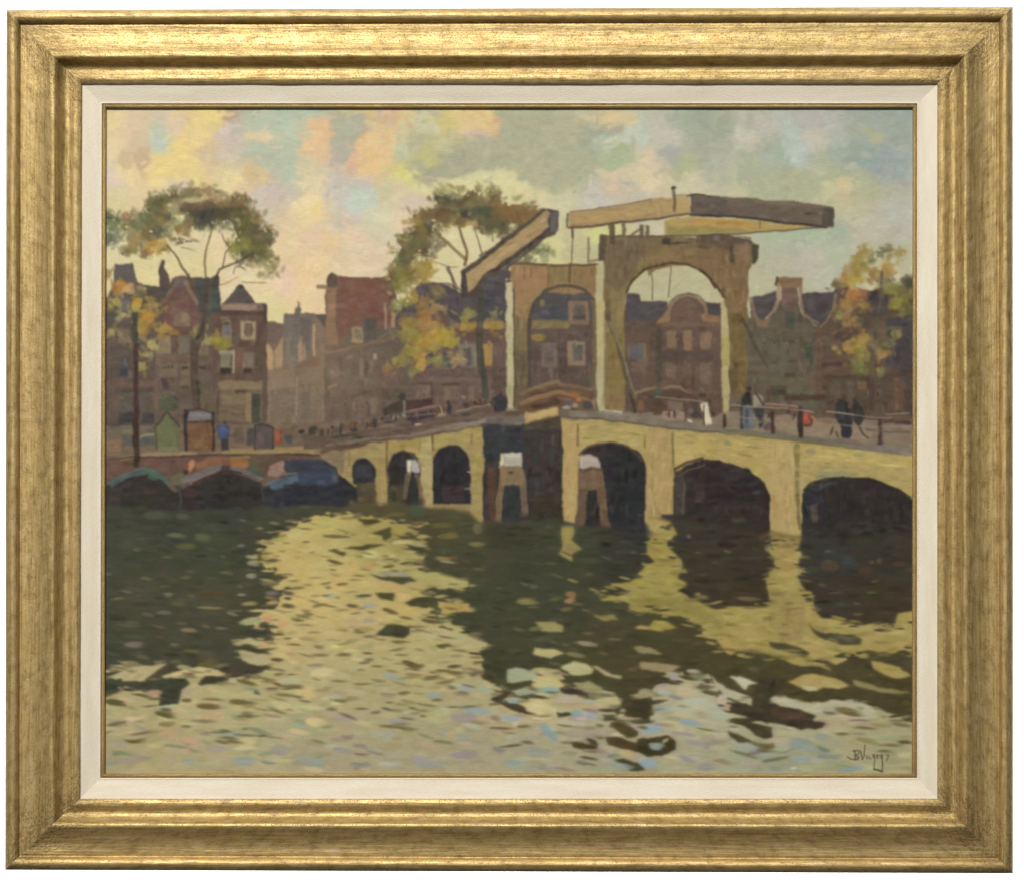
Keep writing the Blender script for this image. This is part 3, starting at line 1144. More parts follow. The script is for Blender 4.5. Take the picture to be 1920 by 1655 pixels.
def paint_bridge():
    draw('C2', '''
s bridge_left
P 152 134 80 .9 90 : 140 340 430 290 740 222 1050 190 1150 172 1600 82 1620 82 1620 1010 1510 1020 1150 900 740 800 440 620 310 520 300 460 180 380
P 128 112 82 .9 : 150 340 420 300 420 480 330 510 300 440 190 390
P 160 142 72 .9 90 : 760 240 1050 200 1150 180 1180 300 1050 420 1000 340 880 310 760 340
P 166 150 80 .9 0 : 1150 180 1500 110 1500 240 1300 240 1180 310
P 158 140 76 .9 90 : 1510 130 1610 100 1610 1010 1520 1010
P 156 136 74 .9 90 : 645 380 740 360 745 770 660 780
P 168 156 98 .9 90 : 1055 210 1150 190 1160 600 1170 850 1100 860 1050 600
P 150 132 80 .9 90 : 365 320 425 310 430 520 360 510
S 112 84 46 20 1 : 745 225 745 420 748 600
S 116 100 54 12 1 : 408 310 408 440
S 96 80 48 20 1 : 1152 172 1160 300
S 130 116 60 12 1 : 1045 230 1045 330
S 124 100 50 12 1 : 1515 165 1515 245
''')
    for c, a in (((52, 52, 52), (440, 640, 372, 470, 600)), ((54, 51, 47), (757, 1042, 316, 470, 850)), ((49, 48, 48), (1162, 1500, 260, 440, 790))):
        arch('C2', c, *a)
    draw('C2', '''
s bridge_left
P 60 62 66 : 460 440 600 430 600 540 470 540
P 84 76 52 : 470 600 640 600 660 800 480 800
P 76 70 48 : 760 640 900 600 880 850 760 830
P 66 54 54 : 1250 620 1440 620 1440 760 1250 780
D 64 50 40 930 340 90 14
D 84 76 64 990 360 60 20 40
D 150 150 140 1490 500 10 30 90
D 130 124 96 1490 650 14 60 90
s mooring_post_small
P 202 192 168 1 90 : 922 395 965 385 962 500 940 540 922 500
P 160 158 152 1 90 : 960 400 1000 385 1036 420 1030 500 960 515
S 118 100 80 46 .9 : 935 530 915 640 905 730
S 112 94 76 46 .9 : 1010 540 1045 640 1060 750
P 52 56 50 : 960 540 1010 560 1030 760 950 760
s bridge_gap
P 58 58 62 1 90 : 1610 60 1919 40 2330 10 2330 1000 1620 1000
P 58 60 63 1 0 : 1690 210 2000 210 2010 330 1690 330
P 64 58 56 1 90 : 1980 150 2330 110 2330 1000 2030 1000
P 64 56 56 1 90 : 1612 400 1740 400 1720 1000 1612 1000
''')
    draw('C3', '''
s bridge_gap
P 78 70 60 : 160 100 440 20 500 10 500 120 160 130
P 62 56 46 1 90 : 240 700 500 700 510 960 240 960
R 70 66 60 0 60 160 100
s mooring_post_middle
P 200 192 156 1 90 : -50 330 -22 325 -28 440 -66 470 -66 440
P 168 165 150 1 0 : -25 325 140 330 142 450 -30 452
P 186 182 164 1 0 : -20 325 130 332 120 370 -20 365
P 122 106 80 1 90 : -66 450 142 450 150 620 -50 620
D 78 66 50 40 505 26 18
S 138 112 76 56 1 : -30 460 -60 700 -75 960
S 126 106 82 60 1 : 130 500 150 680 165 870
P 52 57 56 1 90 : 5 625 70 610 100 660 110 900 -10 900
P 88 66 54 1 90 : -180 460 -100 460 -90 950 -150 950
s bridge_right
P 170 149 82 .9 : 500 0 820 10 1200 50 1480 90 1919 110 1919 1000 1490 960 1240 960 640 960 510 930
P 178 151 88 .9 90 : 508 30 630 50 640 900 600 960 530 900
P 174 156 88 .9 0 : 660 70 1220 110 1230 340 1120 280 950 240 780 250 660 310
P 172 147 86 .9 90 : 1255 110 1480 135 1485 930 1265 930
P 180 162 86 .9 0 : 1510 150 1930 165 1930 380 1760 380 1560 450 1510 400
D 190 168 100 1120 130 60 14 8
D 192 174 106 1060 190 60 12
D 140 124 66 750 120 70 10 8
D 142 130 66 1150 165 70 8 6
D 150 138 70 720 200 60 12
D 184 166 78 1760 200 40 20
D 186 168 84 1880 190 40 20
D 150 134 70 1650 240 60 10 4
S 122 96 56 22 1 : 640 70 640 260
S 120 102 54 14 1 : 1244 190 1240 290
S 112 102 56 24 1 : 1492 160 1498 440
''')
    arch('C3', (52, 50, 48), 652, 1248, 240, 470, 1160, sq=2.2, xtop=930)
    arch('C3', (58, 49, 46), 1500, 2366, 382, 640, 1220, sq=2.4, xtop=1880)
    draw('C3', '''
s bridge_right
S 92 76 54 22 .8 : 655 345 720 280 820 245 920 238 1050 260 1150 320 1220 400
P 48 50 50 1 90 : 900 330 1150 330 1220 480 1220 1000 930 1000
P 62 52 52 : 660 340 740 280 900 260 880 350
S 60 50 38 26 .9 : 1510 470 1620 410 1760 375 1919 378
S 118 102 86 12 1 : 1565 520 1640 480 1780 440
P 74 66 58 : 1500 490 1580 470 1620 620 1600 950 1510 950
S 92 84 64 20 1 : 1600 600 1590 780 1580 950
P 70 56 56 .9 0 : 1700 620 1919 560 1919 800 1700 760
P 54 56 52 .9 0 : 1640 850 1919 880 1919 1100 1640 1100
s mooring_post_right
P 150 140 128 1 90 : 652 400 690 350 690 460 652 460
P 170 158 150 1 0 : 680 348 760 345 820 370 842 430 842 462 680 465
S 202 198 188 12 1 : 676 370 676 450
P 112 92 72 1 90 : 645 465 860 465 880 660 640 660
P 100 82 66 1 90 : 645 640 730 640 700 990 620 990
P 104 82 65 1 90 : 800 640 885 640 930 1000 850 1000
P 50 48 46 1 90 : 740 670 800 670 850 960 720 960
S 84 68 54 14 1 : 690 480 860 480
''')
    draw('C4', '''
s bridge_right
P 178 159 84 .9 0 : 0 110 400 150 590 180 870 200 1300 260 1890 310 1890 760 1860 740 1640 610 1300 546 1040 570 920 640 880 690 870 1090 590 1090 590 700 540 590 400 480 220 410 0 390
P 180 157 94 1 90 : 575 235 750 235 800 260 810 1050 600 1050 590 700 575 560
P 184 166 88 .9 3 : 880 260 1300 320 1880 380 1880 470 1300 420 880 380
P 172 156 88 .9 8 : 870 380 1300 440 1880 480 1880 700 1700 620 1300 500 1000 540 880 640
P 140 138 96 .8 : 980 560 1100 500 1400 500 1300 540 1050 570
D 196 176 104 400 250 120 16 6
D 194 176 100 1100 360 120 14 4
D 140 122 66 440 280 80 8 8
D 138 120 62 380 350 90 8 8
D 140 130 84 220 240 50 30
D 138 128 84 960 320 60 34
D 150 138 90 1400 345 70 20
D 200 182 108 1700 440 160 12 5
S 120 108 58 50 .9 : 835 265 835 500 840 700
S 108 88 56 30 .9 : 845 700 848 860 860 1010
S 150 138 110 14 1 : 860 600 880 720
S 126 86 50 8 1 : 420 210 560 220
''')
    fill(pt('C4', [880, 1300, 880, 700, 930, 640, 1040, 580, 1180, 553, 1300, 546, 1480, 556, 1640, 610, 1780, 680, 1900, 780, 1900, 1300]), (54, 49, 45), ang=90, jit=4)
    draw('C4', '''
s bridge_right
S 50 44 36 20 .8 : 900 660 960 600 1100 560 1300 550 1500 570 1680 630 1860 730
P 52 56 56 1 90 : 890 680 1030 660 1030 1100 890 1120
P 84 74 60 1 90 : 960 800 1025 780 1020 1120 970 1120
P 56 50 54 1 90 : 1040 700 1080 700 1060 1150 1040 1150
P 60 64 64 .8 : 900 640 1080 590 1200 590 1000 680
S 62 50 42 30 .8 : 540 640 570 800 580 1000 560 1080
P 54 46 46 1 0 : 20 480 400 470 520 600 500 800 0 800
P 58 52 44 1 0 : -380 880 560 880 570 1120 -380 1120
P 56 52 45 1 0 : 900 950 1880 950 1880 1200 900 1200
''')
    # road surface and edges
    draw('B4', '''
s bridge_deck
P 128 113 97 .9 2 : -780 1290 0 1380 220 1300 700 1290 1880 1370 1880 1640 1300 1600 800 1530 0 1450 -430 1420
P 140 124 105 .9 2 : 640 1360 900 1390 1500 1470 1500 1570 900 1520 640 1460
P 100 84 72 .9 0 : 220 1240 560 1240 700 1260 1880 1350 1880 1400 1000 1360 220 1310
S 98 95 86 54 1 : -420 1400 0 1465 400 1505 800 1545 1300 1610 1900 1665
S 120 114 104 16 1 : 500 1490 900 1530 1300 1580
P 122 112 104 .9 4 : 1250 1600 1880 1600 1880 1700 1500 1660
''')
    draw('B3', '''
s bridge_deck
P 120 113 99 .9 8 : 480 1285 820 1290 1200 1340 1500 1400 1940 1440 1940 1490 1480 1470 1180 1420 900 1380 500 1370
S 134 128 114 20 1 : 880 1320 1100 1340 1200 1370
S 92 84 70 16 1 : 500 1350 860 1375 1200 1420 1480 1455 1919 1490
P 108 96 86 : 480 1275 560 1290 560 1350 490 1350
''')
    draw('C2', '''
s bridge_deck
P 126 114 101 .9 -8 : 190 255 960 165 1640 40 1650 62 1150 150 960 185 210 300
P 98 80 68 .9 -8 : 190 270 960 180 1150 150 1600 70 1620 82 1050 195 740 225 430 292 150 335 150 310
S 150 128 92 22 1 : 1400 95 1640 62
P 130 118 108 .9 -8 : 960 150 1640 20 1919 10 1919 60 1640 70 960 160
P 110 100 92 .9 0 : 1640 10 2000 -10 2100 40 2000 80 1640 70
''')
    # balance beams and gates
    draw('A3', '''
s gate_far
P 138 108 70 .9 90 : 40 1450 800 1450 820 1700 40 1700
''')
    draw('B3', '''
s gate_far
P 138 108 71 .9 90 : 55 -20 810 -20 810 320 740 225 600 160 480 158 370 200 260 300 200 430 190 560 192 1090 190 1300 62 1300
P 150 112 76 .9 90 : 70 0 350 10 360 190 250 290 180 320 70 320
P 124 106 66 .9 90 : 380 20 560 20 560 140 480 150 390 180
P 130 102 66 .9 90 : 600 20 800 20 800 260 720 200 600 150
P 116 98 66 .9 90 : 65 420 190 520 190 820 70 820
P 94 82 60 .9 90 : 65 760 190 760 192 1300 70 1300
P 100 86 60 .9 90 : 765 260 815 300 815 1280 775 1280
S 62 60 58 30 .9 : 205 1080 200 800 196 520 240 330 350 220 480 172 600 176 700 210 790 300
S 84 62 42 24 1 : 570 -20 565 140
S 110 82 52 14 1 : 160 20 160 120
S 110 82 52 14 1 : 225 20 220 100
S 96 84 54 12 1 : 375 0 375 190
S 150 142 110 10 .8 : 420 160 520 142
''')
    draw('A3', '''
s gate_far
S 72 56 42 22 1 : -10 1440 200 1440 450 1455 820 1448
S 84 72 56 12 1 : 590 1120 592 1300 585 1450
S 74 62 50 22 1 : 595 1120 592 1200
S 108 100 70 20 1 : 735 1210 735 1420
S 120 104 72 22 1 : 740 1420 860 1400
s gate_near
P 110 92 66 .9 90 : 830 1190 1420 1190 1919 1215 1919 1720 1840 1560 1700 1470 1480 1440 1330 1460 1200 1530 1120 1620 1080 1720 880 1720 880 1400 835 1400
''')
    draw('B3', '''
s gate_near
P 124 107 65 .9 90 : 878 -60 1060 -60 1300 -30 1130 140 1075 250 1058 460 1060 800 1060 1290 880 1290
P 118 108 78 .9 90 : 890 -60 1010 -60 1000 140 890 180
P 120 102 54 .9 90 : 890 650 1060 650 1060 1120 960 1290 885 1280
P 112 96 60 .9 90 : 880 120 930 160 940 400 890 420
P 128 104 68 .9 : 900 1140 1040 1150 1040 1290 900 1290
''')
    draw('B4', '''
s gate_near
P 113 90 58 .9 90 : -500 -60 400 -60 400 420 380 700 395 1000 330 1160 240 1180 225 700 220 480 200 360 150 250 80 130 0 45 -120 0 -280 -10 -420 20 -500 80
P 108 88 50 .9 90 : 230 420 380 430 380 1150 300 1170 235 1160
P 120 92 62 .9 90 : 160 0 395 0 395 300 330 400 230 400
P 92 78 46 .9 90 : 230 900 300 880 300 1160 236 1160
D 84 62 42 290 885 30 26
''')
    draw('A3', '''
s gate_near
P 122 98 64 .9 0 : 1250 1300 1700 1300 1919 1380 1919 1500 1700 1440 1400 1420 1250 1450
P 102 88 66 .9 90 : 880 1220 1200 1220 1180 1500 1000 1700 890 1600
P 76 66 54 .9 90 : 830 1185 890 1185 890 1420 835 1420
S 84 72 58 18 1 : 880 1195 1100 1192 1400 1195
S 58 46 34 22 .9 : 1080 1700 1130 1590 1230 1500 1360 1455 1480 1432 1620 1445 1760 1500 1860 1590 1919 1680
S 86 76 54 22 1 : 1178 1270 1178 1340
R 70 62 48 915 1080 968 1265
R 96 86 66 1038 1080 1072 1200
R 84 74 58 1195 1090 1232 1200
R 88 78 60 1250 1100 1282 1200
S 90 78 60 24 .8 : 1120 1190 1200 1130
P 56 54 52 : 1400 1205 1480 1205 1470 1275 1400 1270
S 60 58 46 20 1 : 1470 1262 1630 1250
''')
    draw('A4', '''
s gate_near
P 98 80 62 .9 0 : -60 1200 420 1200 445 1250 430 1480 390 1500 390 1655 100 1655 40 1560 -60 1480
P 116 92 62 .9 90 : -60 1300 400 1300 400 1655 110 1655 20 1540 -60 1490
P 84 72 62 .9 0 : -60 1180 120 1170 420 1200 440 1250 100 1270 -60 1240
P 126 96 74 .9 90 : 285 1270 412 1270 412 1410 285 1410
R 64 64 54 228 1262 268 1425
R 100 80 58 160 1270 180 1420
P 58 60 48 : 425 1262 490 1268 478 1400 460 1445 430 1440
S 196 190 160 8 1 : 320 1200 400 1212 440 1230
P 98 90 96 : 80 1180 150 1175 150 1240 90 1240
S 58 46 34 24 .9 : -40 1490 40 1560 100 1655
''')
    draw('B4', '''
s gate_near
S 70 46 36 24 .8 : -20 40 60 110 130 200 190 290
''')
    # light posts
    draw('B3', '''
s gate_post_middle
P 180 169 116 1 90 : 805 -15 870 -15 880 60 870 300 880 700 872 1300 830 1310 812 1200 806 600
P 190 172 102 1 90 : 815 300 860 300 858 800 815 800
S 150 130 78 10 1 : 872 400 878 800 872 1240
s gate_post_left
P 182 172 120 1 90 : -5 130 50 120 60 250 62 800 60 1280 5 1290 -2 700
P 190 182 130 1 90 : 0 120 45 120 45 520 5 520
S 92 80 54 14 1 : 66 200 68 700 72 1280
S 84 70 52 14 1 : 18 0 22 130
D 74 62 46 20 132 44 12 -8
D 150 134 92 30 1290 70 16
''')
    draw('B4', '''
s gate_post_right
P 182 165 104 1 90 : 140 280 170 330 208 380 216 560 228 700 222 1290 200 1330 165 1320 156 700 152 380
P 192 172 116 1 90 : 150 340 195 380 190 540 160 540
P 176 158 84 1 90 : 160 640 225 640 222 900 160 900
D 200 186 130 150 310 14 50 60
D 150 136 96 210 1320 20 16
''')
    # balance beams
    draw('A2', '''
s beam_far
P 82 72 62 .9 : 1430 1500 1640 1340 1919 1130 2140 950 2280 960 2290 1100 2260 1180 2100 1240 1919 1390 1760 1500 1640 1560 1560 1650 1560 1740 1420 1760
P 168 142 92 .9 -38 : 1460 1530 1640 1400 1919 1170 2170 965 2205 985 2195 1060 2205 1110 1919 1330 1730 1460 1600 1560 1480 1700
P 176 150 98 .9 -38 : 1500 1560 1700 1400 1900 1250 1940 1280 1700 1460 1560 1600
S 92 80 60 14 1 : 1460 1500 1650 1360 1919 1150 2160 955
P 72 64 60 .9 90 : 1420 1510 1460 1500 1465 1740 1420 1740
P 102 92 92 .9 90 : 2215 970 2290 970 2290 1120 2280 1150 2215 1160
P 78 72 70 : 2195 955 2250 958 2250 975 2200 975
P 86 76 66 .9 -30 : 1640 1580 1780 1490 1919 1395 2100 1245 2215 1150 2215 1180 1960 1390 1760 1540
''')
    draw('A3', '''
s beam_near
P 168 140 92 .9 -8 : 560 985 750 955 1000 925 1300 865 1500 840 1640 840 1650 990 1500 1020 1200 1050 900 1095 640 1120 565 1100
P 176 148 90 .9 -6 : 600 990 1000 940 1300 900 1500 860 1620 850 1630 960 1300 990 900 1050 620 1080
P 186 158 96 .9 90 : 1530 850 1640 845 1642 970 1540 985
S 84 68 50 22 1 : 560 1110 760 1105 1000 1070 1300 1045 1640 990
S 108 88 60 12 1 : 570 975 800 945 1100 900 1300 862
S 90 76 58 18 1 : 550 990 545 1100
S 92 80 60 30 1 : 1502 755 1512 900 1510 960
S 70 60 46 20 1 : 1490 760 1520 755
S 100 84 60 10 1 : 1500 830 1640 820
S 74 62 48 16 1 : 1630 830 1700 815 1780 820
''')
    draw('A4', '''
s beam_near
P 178 152 80 .9 3 : -360 1060 -300 1040 -120 1020 0 1020 300 1050 600 1070 900 1090 1080 1105 760 1135 500 1160 200 1170 0 1180 -360 1190
P 150 142 76 .9 0 : -330 1120 0 1110 350 1130 360 1160 0 1175 -340 1190
P 186 146 66 .9 3 : -100 1040 250 1050 420 1080 420 1110 -100 1090
S 84 74 60 14 1 : -360 1190 0 1185 300 1172 500 1155 860 1130 1080 1112
P 108 96 80 .9 4 : -120 820 0 828 300 845 600 870 900 890 1165 930 1175 1000 1168 1110 1080 1120 800 1085 500 1050 200 1020 0 1010 -120 1000
P 102 90 78 .9 4 : -110 830 200 850 240 1000 -110 990
P 116 102 78 .9 5 : 300 850 700 885 1165 935 1160 965 700 910 300 880
S 60 46 42 22 1 : -120 1000 0 1002 250 1018 560 1050 800 1078 1100 1110
P 88 78 68 .9 90 : 1060 940 1168 935 1175 1000 1165 1112 1060 1100
S 62 52 44 14 1 : -120 815 -60 815 60 835
S 92 74 46 8 1 : 505 1060 505 1120
''')
    # diagonal props
    draw('B3', '''
s gate_near
P 96 76 62 : 885 400 945 405 935 480 890 480
S 76 66 52 40 .9 : 905 440 980 650 1050 880 1110 1120 1160 1300
S 118 112 98 18 .9 : 930 500 1010 700 1080 900 1140 1120
S 60 44 38 22 1 : 1110 1150 1160 1300
S 84 74 54 11 1 : 1306 70 1310 180 1312 305
S 84 74 54 11 1 : 1477 0 1470 130 1460 275
''')
    draw('B4', '''
s gate_near
S 66 58 50 30 .7 : 345 470 420 620 500 790 580 920
D 70 54 44 345 490 30 26
''')
    # the raised ramp boards
    draw('B3', '''
s bridge_ramp
P 104 82 66 .8 0 : 100 1170 470 1040 780 1100 790 1300 490 1290 100 1330
S 132 110 82 38 1 : 140 1140 300 1080 470 1030
S 126 102 80 30 1 : 470 1050 620 1080 760 1110
S 140 114 80 40 1 : 140 1230 300 1170 470 1130 520 1140
S 132 104 74 30 1 : 500 1140 640 1170 790 1225
S 86 66 54 14 1 : 160 1180 330 1130 480 1090
P 84 66 54 .8 0 : 220 1250 460 1180 480 1250 230 1290
D 152 96 60 620 1160 60 30 10
D 170 110 78 650 1200 30 20
D 70 68 76 730 1250 50 44
D 172 132 104 610 1250 40 24
D 84 82 84 560 1240 50 40
D 160 150 140 540 1270 50 20
D 84 84 66 720 1040 30 40 60
P 172 147 96 .9 -12 : 158 1335 290 1305 462 1268 468 1340 300 1385 168 1422
P 180 156 104 .9 -12 : 200 1335 450 1282 452 1330 200 1380
S 110 92 62 14 1 : 165 1425 320 1390 470 1345
P 96 82 64 .8 0 : -10 1310 160 1310 160 1345 -10 1345
S 142 128 110 12 1 : 780 1200 790 1280
s railing_middle
S 142 118 92 28 1 : 1160 1140 1260 1110 1340 1090
S 142 116 90 24 1 : 1380 1100 1480 1080 1560 1085 1660 1160
P 92 74 62 .8 0 : 1180 1150 1340 1110 1560 1100 1720 1180 1760 1300 1300 1300 1170 1260
D 74 86 72 1370 1130 50 50
D 70 78 68 1340 1180 40 40
S 152 142 128 10 1 : 1340 1172 1560 1190 1780 1220 1810 1230
D 70 62 60 1760 1160 40 26
P 110 96 82 .8 0 : 1440 1200 1600 1210 1600 1300 1440 1290
R 84 70 60 1590 1220 1612 1400
D 84 66 54 1360 1300 60 30 20
P 148 124 112 .8 0 : 1410 1300 1600 1300 1600 1390 1400 1380
D 132 84 62 1450 1330 30 14
D 100 76 64 1350 1330 40 16
D 126 92 70 1210 1250 40 60
D 136 116 84 970 1130 50 26 20
s person_white
P 206 196 172 1 90 : 1740 1240 1770 1225 1800 1230 1830 1310 1845 1420 1790 1425 1775 1310 1750 1300
D 66 58 58 1690 1330 46 40
D 78 70 72 1700 1260 40 40
D 196 186 170 1650 1390 30 14 20
D 110 100 96 1660 1300 30 30
S 48 42 38 12 1 : 1775 1250 1778 1420
''')
    draw('B4', '''
s person_dark
P 54 54 52 1 90 : 330 1200 380 1140 420 1130 430 1240 400 1460 325 1460
P 100 103 111 1 90 : 345 1270 400 1240 440 1280 455 1460 350 1465
P 70 74 84 1 90 : 380 1280 405 1280 400 1400 380 1400
P 142 132 118 1 90 : 440 1160 480 1145 530 1180 525 1250 440 1255
S 62 56 52 22 1 : 470 1150 530 1240
P 60 62 68 1 90 : 455 1270 535 1270 528 1440 500 1470 470 1350
D 70 58 48 405 1100 24 26
D 112 76 72 462 1110 26 22
D 128 116 96 480 1400 24 60 80
D 84 74 76 575 1440 40 50 60
s person_red
P 190 76 52 1 90 : 888 1320 930 1305 970 1330 975 1420 930 1440 890 1420
D 206 92 66 920 1360 30 50 80
P 70 57 52 1 90 : 845 1280 875 1250 892 1300 890 1520 865 1540 845 1440
D 84 60 54 930 1430 50 16
s person_pair
P 57 56 58 1 90 : 1190 1230 1240 1210 1330 1250 1345 1300 1330 1500 1300 1545 1240 1545 1230 1460 1180 1340
P 62 60 58 1 90 : 1345 1220 1380 1205 1430 1290 1445 1350 1400 1450 1345 1400
D 68 58 50 1225 1210 30 22
D 66 58 52 1360 1200 22 24
D 120 74 66 1310 1260 20 26
S 72 62 52 22 .7 : 1390 1420 1430 1500 1480 1545
D 56 56 64 1280 1500 50 50
D 96 78 60 1150 1480 16 46 20
D 92 76 60 1200 1510 16 40 -20
D 120 86 66 1110 1400 60 24
s railing_right
R 60 50 42 168 1340 202 1445
R 70 50 46 600 1300 632 1505
R 62 50 42 855 1440 890 1540
R 76 62 58 1572 1370 1606 1590
D 66 56 50 1585 1590 36 16
S 162 142 126 11 1 : 225 1250 600 1270 990 1302
S 176 160 144 14 1 : 1110 1305 1230 1320 1340 1336
S 150 132 120 11 1 : 1340 1336 1560 1362 1690 1365
S 150 136 128 12 1 : 1640 1330 1850 1325
S 148 130 114 10 1 : 200 1350 380 1360 560 1375
S 146 130 116 10 1 : 1000 1408 1340 1438 1870 1448
S 96 84 68 16 1 : 1460 1465 1600 1480 1880 1500
S 178 134 108 14 1 : 560 1240 780 1250 840 1258
S 146 104 84 16 1 : 640 1380 830 1395
S 150 120 104 10 1 : 230 1240 330 1250
P 84 62 58 .8 0 : 1620 1390 1870 1390 1870 1430 1620 1420
P 108 80 70 : 740 1275 840 1290 820 1320 740 1310
D 84 66 54 760 1310 24 16
D 146 110 90 1070 1440 40 20
D 82 62 54 1130 1230 24 40 80
D 152 116 84 980 1380 30 40
''')
    draw('B2', '''
s railing_left
D 62 60 52 890 1170 40 40
P 72 60 54 .8 0 : 700 1290 800 1240 920 1210 1160 1190 1170 1240 920 1290 720 1340
P 84 62 60 .8 0 : 920 1220 1160 1190 1160 1250 920 1290
S 150 116 98 14 1 : 930 1300 1100 1270 1250 1255
P 70 60 70 .8 0 : 920 1320 1180 1290 1180 1380 920 1390
D 72 66 78 760 1385 40 24
D 66 52 66 1000 1400 50 30
S 130 124 108 22 1 : 900 1220 905 1350
S 142 132 110 14 1 : 800 1360 900 1335
P 160 134 108 1 90 : 1205 1290 1255 1260 1275 1350 1205 1355
D 72 62 60 1310 1290 30 60
D 60 54 50 1300 1225 14 24
D 66 66 56 1460 1330 50 26
D 66 58 54 1460 1250 30 26
S 146 134 116 14 1 : 1380 1300 1540 1260 1700 1240
D 70 54 50 1580 1230 70 22
D 150 124 104 1440 1180 30 14 30
P 62 58 64 .9 90 : 1690 1190 1760 1130 1820 1190 1820 1310 1720 1320
D 92 76 70 1620 1430 40 24
D 180 160 140 1030 1420 40 14
S 128 108 92 12 1 : 640 1400 900 1350 1250 1320
''')
    # carts and people on the rising road at the left, thin rails
    draw('C2', '''
s railing_left
S 122 104 88 8 1 : 200 215 600 160 960 100 1300 40 1640 -30
S 116 98 84 8 1 : 560 120 960 60 1400 -30 1680 -90
''')
    for q in range(46):
        t = rng.random()
        x, y = 600 + 330 * t + rng.normal(0, 4), 812 - 62 * t + rng.normal(0, 3)
        c = np.array([[62, 58, 54], [78, 66, 58], [96, 74, 62], [58, 60, 66], [120, 92, 72]][rng.integers(0, 5)])
        dab(x, y, rng.uniform(4, 9), rng.uniform(1.6, 3.2), 90 + rng.normal(0, 14), c, soft=.7, alpha=.8)
    for q in range(16):
        t = rng.random()
        subject('railing_right')
        x, y = 1180 + 510 * t, 768 + 28 * t + rng.normal(0, 3)
        c = np.array([[66, 58, 54], [92, 70, 60], [130, 100, 80], [60, 60, 64]][rng.integers(0, 4)])
        dab(x, y, rng.uniform(5, 10), rng.uniform(1.8, 3.4), 90 + rng.normal(0, 12), c, soft=.7, alpha=.7)

def masonry():
    """work over the lit bridge and the timber with touches of neighbouring tones"""
    src = COL.copy(); lum = src.mean(2)
    for keys, n, cols, k in ((('bridge_left', 'bridge_right'), 420, [(190, 172, 108), (160, 140, 82), (150, 140, 92), (178, 150, 98), (168, 152, 84), (140, 128, 80)], .5),
                             (('gate_near', 'gate_far'), 170, [(150, 122, 84), (112, 96, 62), (134, 112, 72), (98, 84, 60), (120, 108, 76)], .45),
                             (('beam_near', 'beam_far'), 90, [(186, 160, 108), (160, 134, 92), (150, 132, 96)], .4)):
        ids = [LABELS.index(q) for q in keys]
        jj, ii = np.nonzero(np.isin(LAB, ids) & ((lum > 112) if 'gate_near' not in keys else (lum > 70)))
        m = np.zeros((GH, GW), np.float32); m[jj, ii] = 1; m = blur(m, 1)
        for q in range(n):
            p = rng.integers(0, len(jj)); x, y = GX[jj[p], ii[p]], GY[jj[p], ii[p]]
            subject(LABELS[LAB[jj[p], ii[p]]])
            pier = (1212 < x < 1262) or (1440 < x < 1492) or (1055 < x < 1085) or 'gate_near' in keys
            a = (90 if pier else (-30 if x < 1046 and y < 560 else 5)) + rng.normal(0, 7)
            c = src[jj[p], ii[p]] * (1 - k) + np.array(cols[rng.integers(0, len(cols))]) * k
            dab(x, y, rng.uniform(7, 20), rng.uniform(2.2, 5), a, c, soft=.8, alpha=.7, clip=m)
# ---------------------------------------------------------------- painted water
WATER = '''196 880 66 62 52  300 960 62 60 54  450 960 60 60 54  250 1030 66 66 55  400 1040 66 67 54  480 1000 68 66 54  250 1120 74 70 58
400 1120 76 72 58  210 1180 70 68 56  350 1180 72 68 56  470 1150 72 66 52  700 940 84 76 54  800 950 78 70 52  880 960 76 72 52  950 1000 64 60 48
900 1050 72 68 52  980 1060 62 62 50  1080 1040 66 64 50  1150 1050 58 56 50  1200 1000 54 52 50  950 1130 68 66 52  1050 1120 66 64 52
1150 1140 72 70 52  1250 1160 76 72 48  1000 1200 68 66 50  1150 1200 74 68 48  1300 1200 74 68 46  1400 1240 76 70 48  1500 1250 80 74 50
1650 1260 78 70 48  1100 1240 76 70 46  1200 1260 76 70 46  1320 1050 62 56 46  1400 1060 60 54 46  1400 1110 66 58 44  1320 1000 60 56 50
1560 1050 58 58 56  1650 1050 60 56 50  1650 1120 66 58 46  1550 1100 62 56 48  1700 1000 62 58 52  1600 980 60 58 54'''
LIGHT = '''600 980 182 168 100  560 1000 186 172 110  700 1000 160 148 88  760 1010 150 138 82  620 1040 182 170 110  700 1040 168 158 96  560 1060 190 170 108
640 1080 194 172 112  720 1060 176 166 110  770 1060 170 160 105  820 1090 162 150 92  600 1130 196 174 112  700 1110 186 170 110  640 1160 190 172 112
760 1140 186 166 100  700 1180 184 166 114  800 1180 176 164 108  540 1190 192 172 112  840 1200 176 166 112  600 1230 184 168 116  680 1240 176 166 112
760 1240 176 166 112  860 1240 180 166 112  540 1290 180 168 114  640 1290 172 160 112  720 1310 170 162 112  800 1300 174 164 110  880 1290 172 162 116
300 1300 176 164 114  220 1320 170 160 108  250 1350 176 162 112  350 1340 178 164 114  450 1300 176 166 112  450 1350 172 164 112  300 1400 170 156 108
220 1420 164 152 110  400 1400 170 158 114  500 1400 168 160 118  600 1370 168 156 114  600 1430 160 152 118  700 1400 164 154 116  800 1400 166 154 114
800 1440 160 152 116  900 1400 162 152 120  900 1350 168 158 118  960 1340 176 162 116  1000 1310 190 176 122  1050 1340 180 168 124  1000 1400 162 154 122
1100 1400 160 152 122  1000 1440 152 154 122  1150 1440 154 154 124  1200 1380 168 158 124  1250 1330 172 164 130  1300 1340 176 170 132  1350 1340 172 168 134
1300 1420 162 156 124  1400 1420 160 160 128  1450 1440 148 152 124  1480 1360 170 164 124  1550 1350 172 162 122  1600 1380 168 158 114  1680 1370 162 156 112
1550 1420 156 158 120  1650 1430 162 158 114  240 1260 182 166 112  280 1265 172 160 116'''
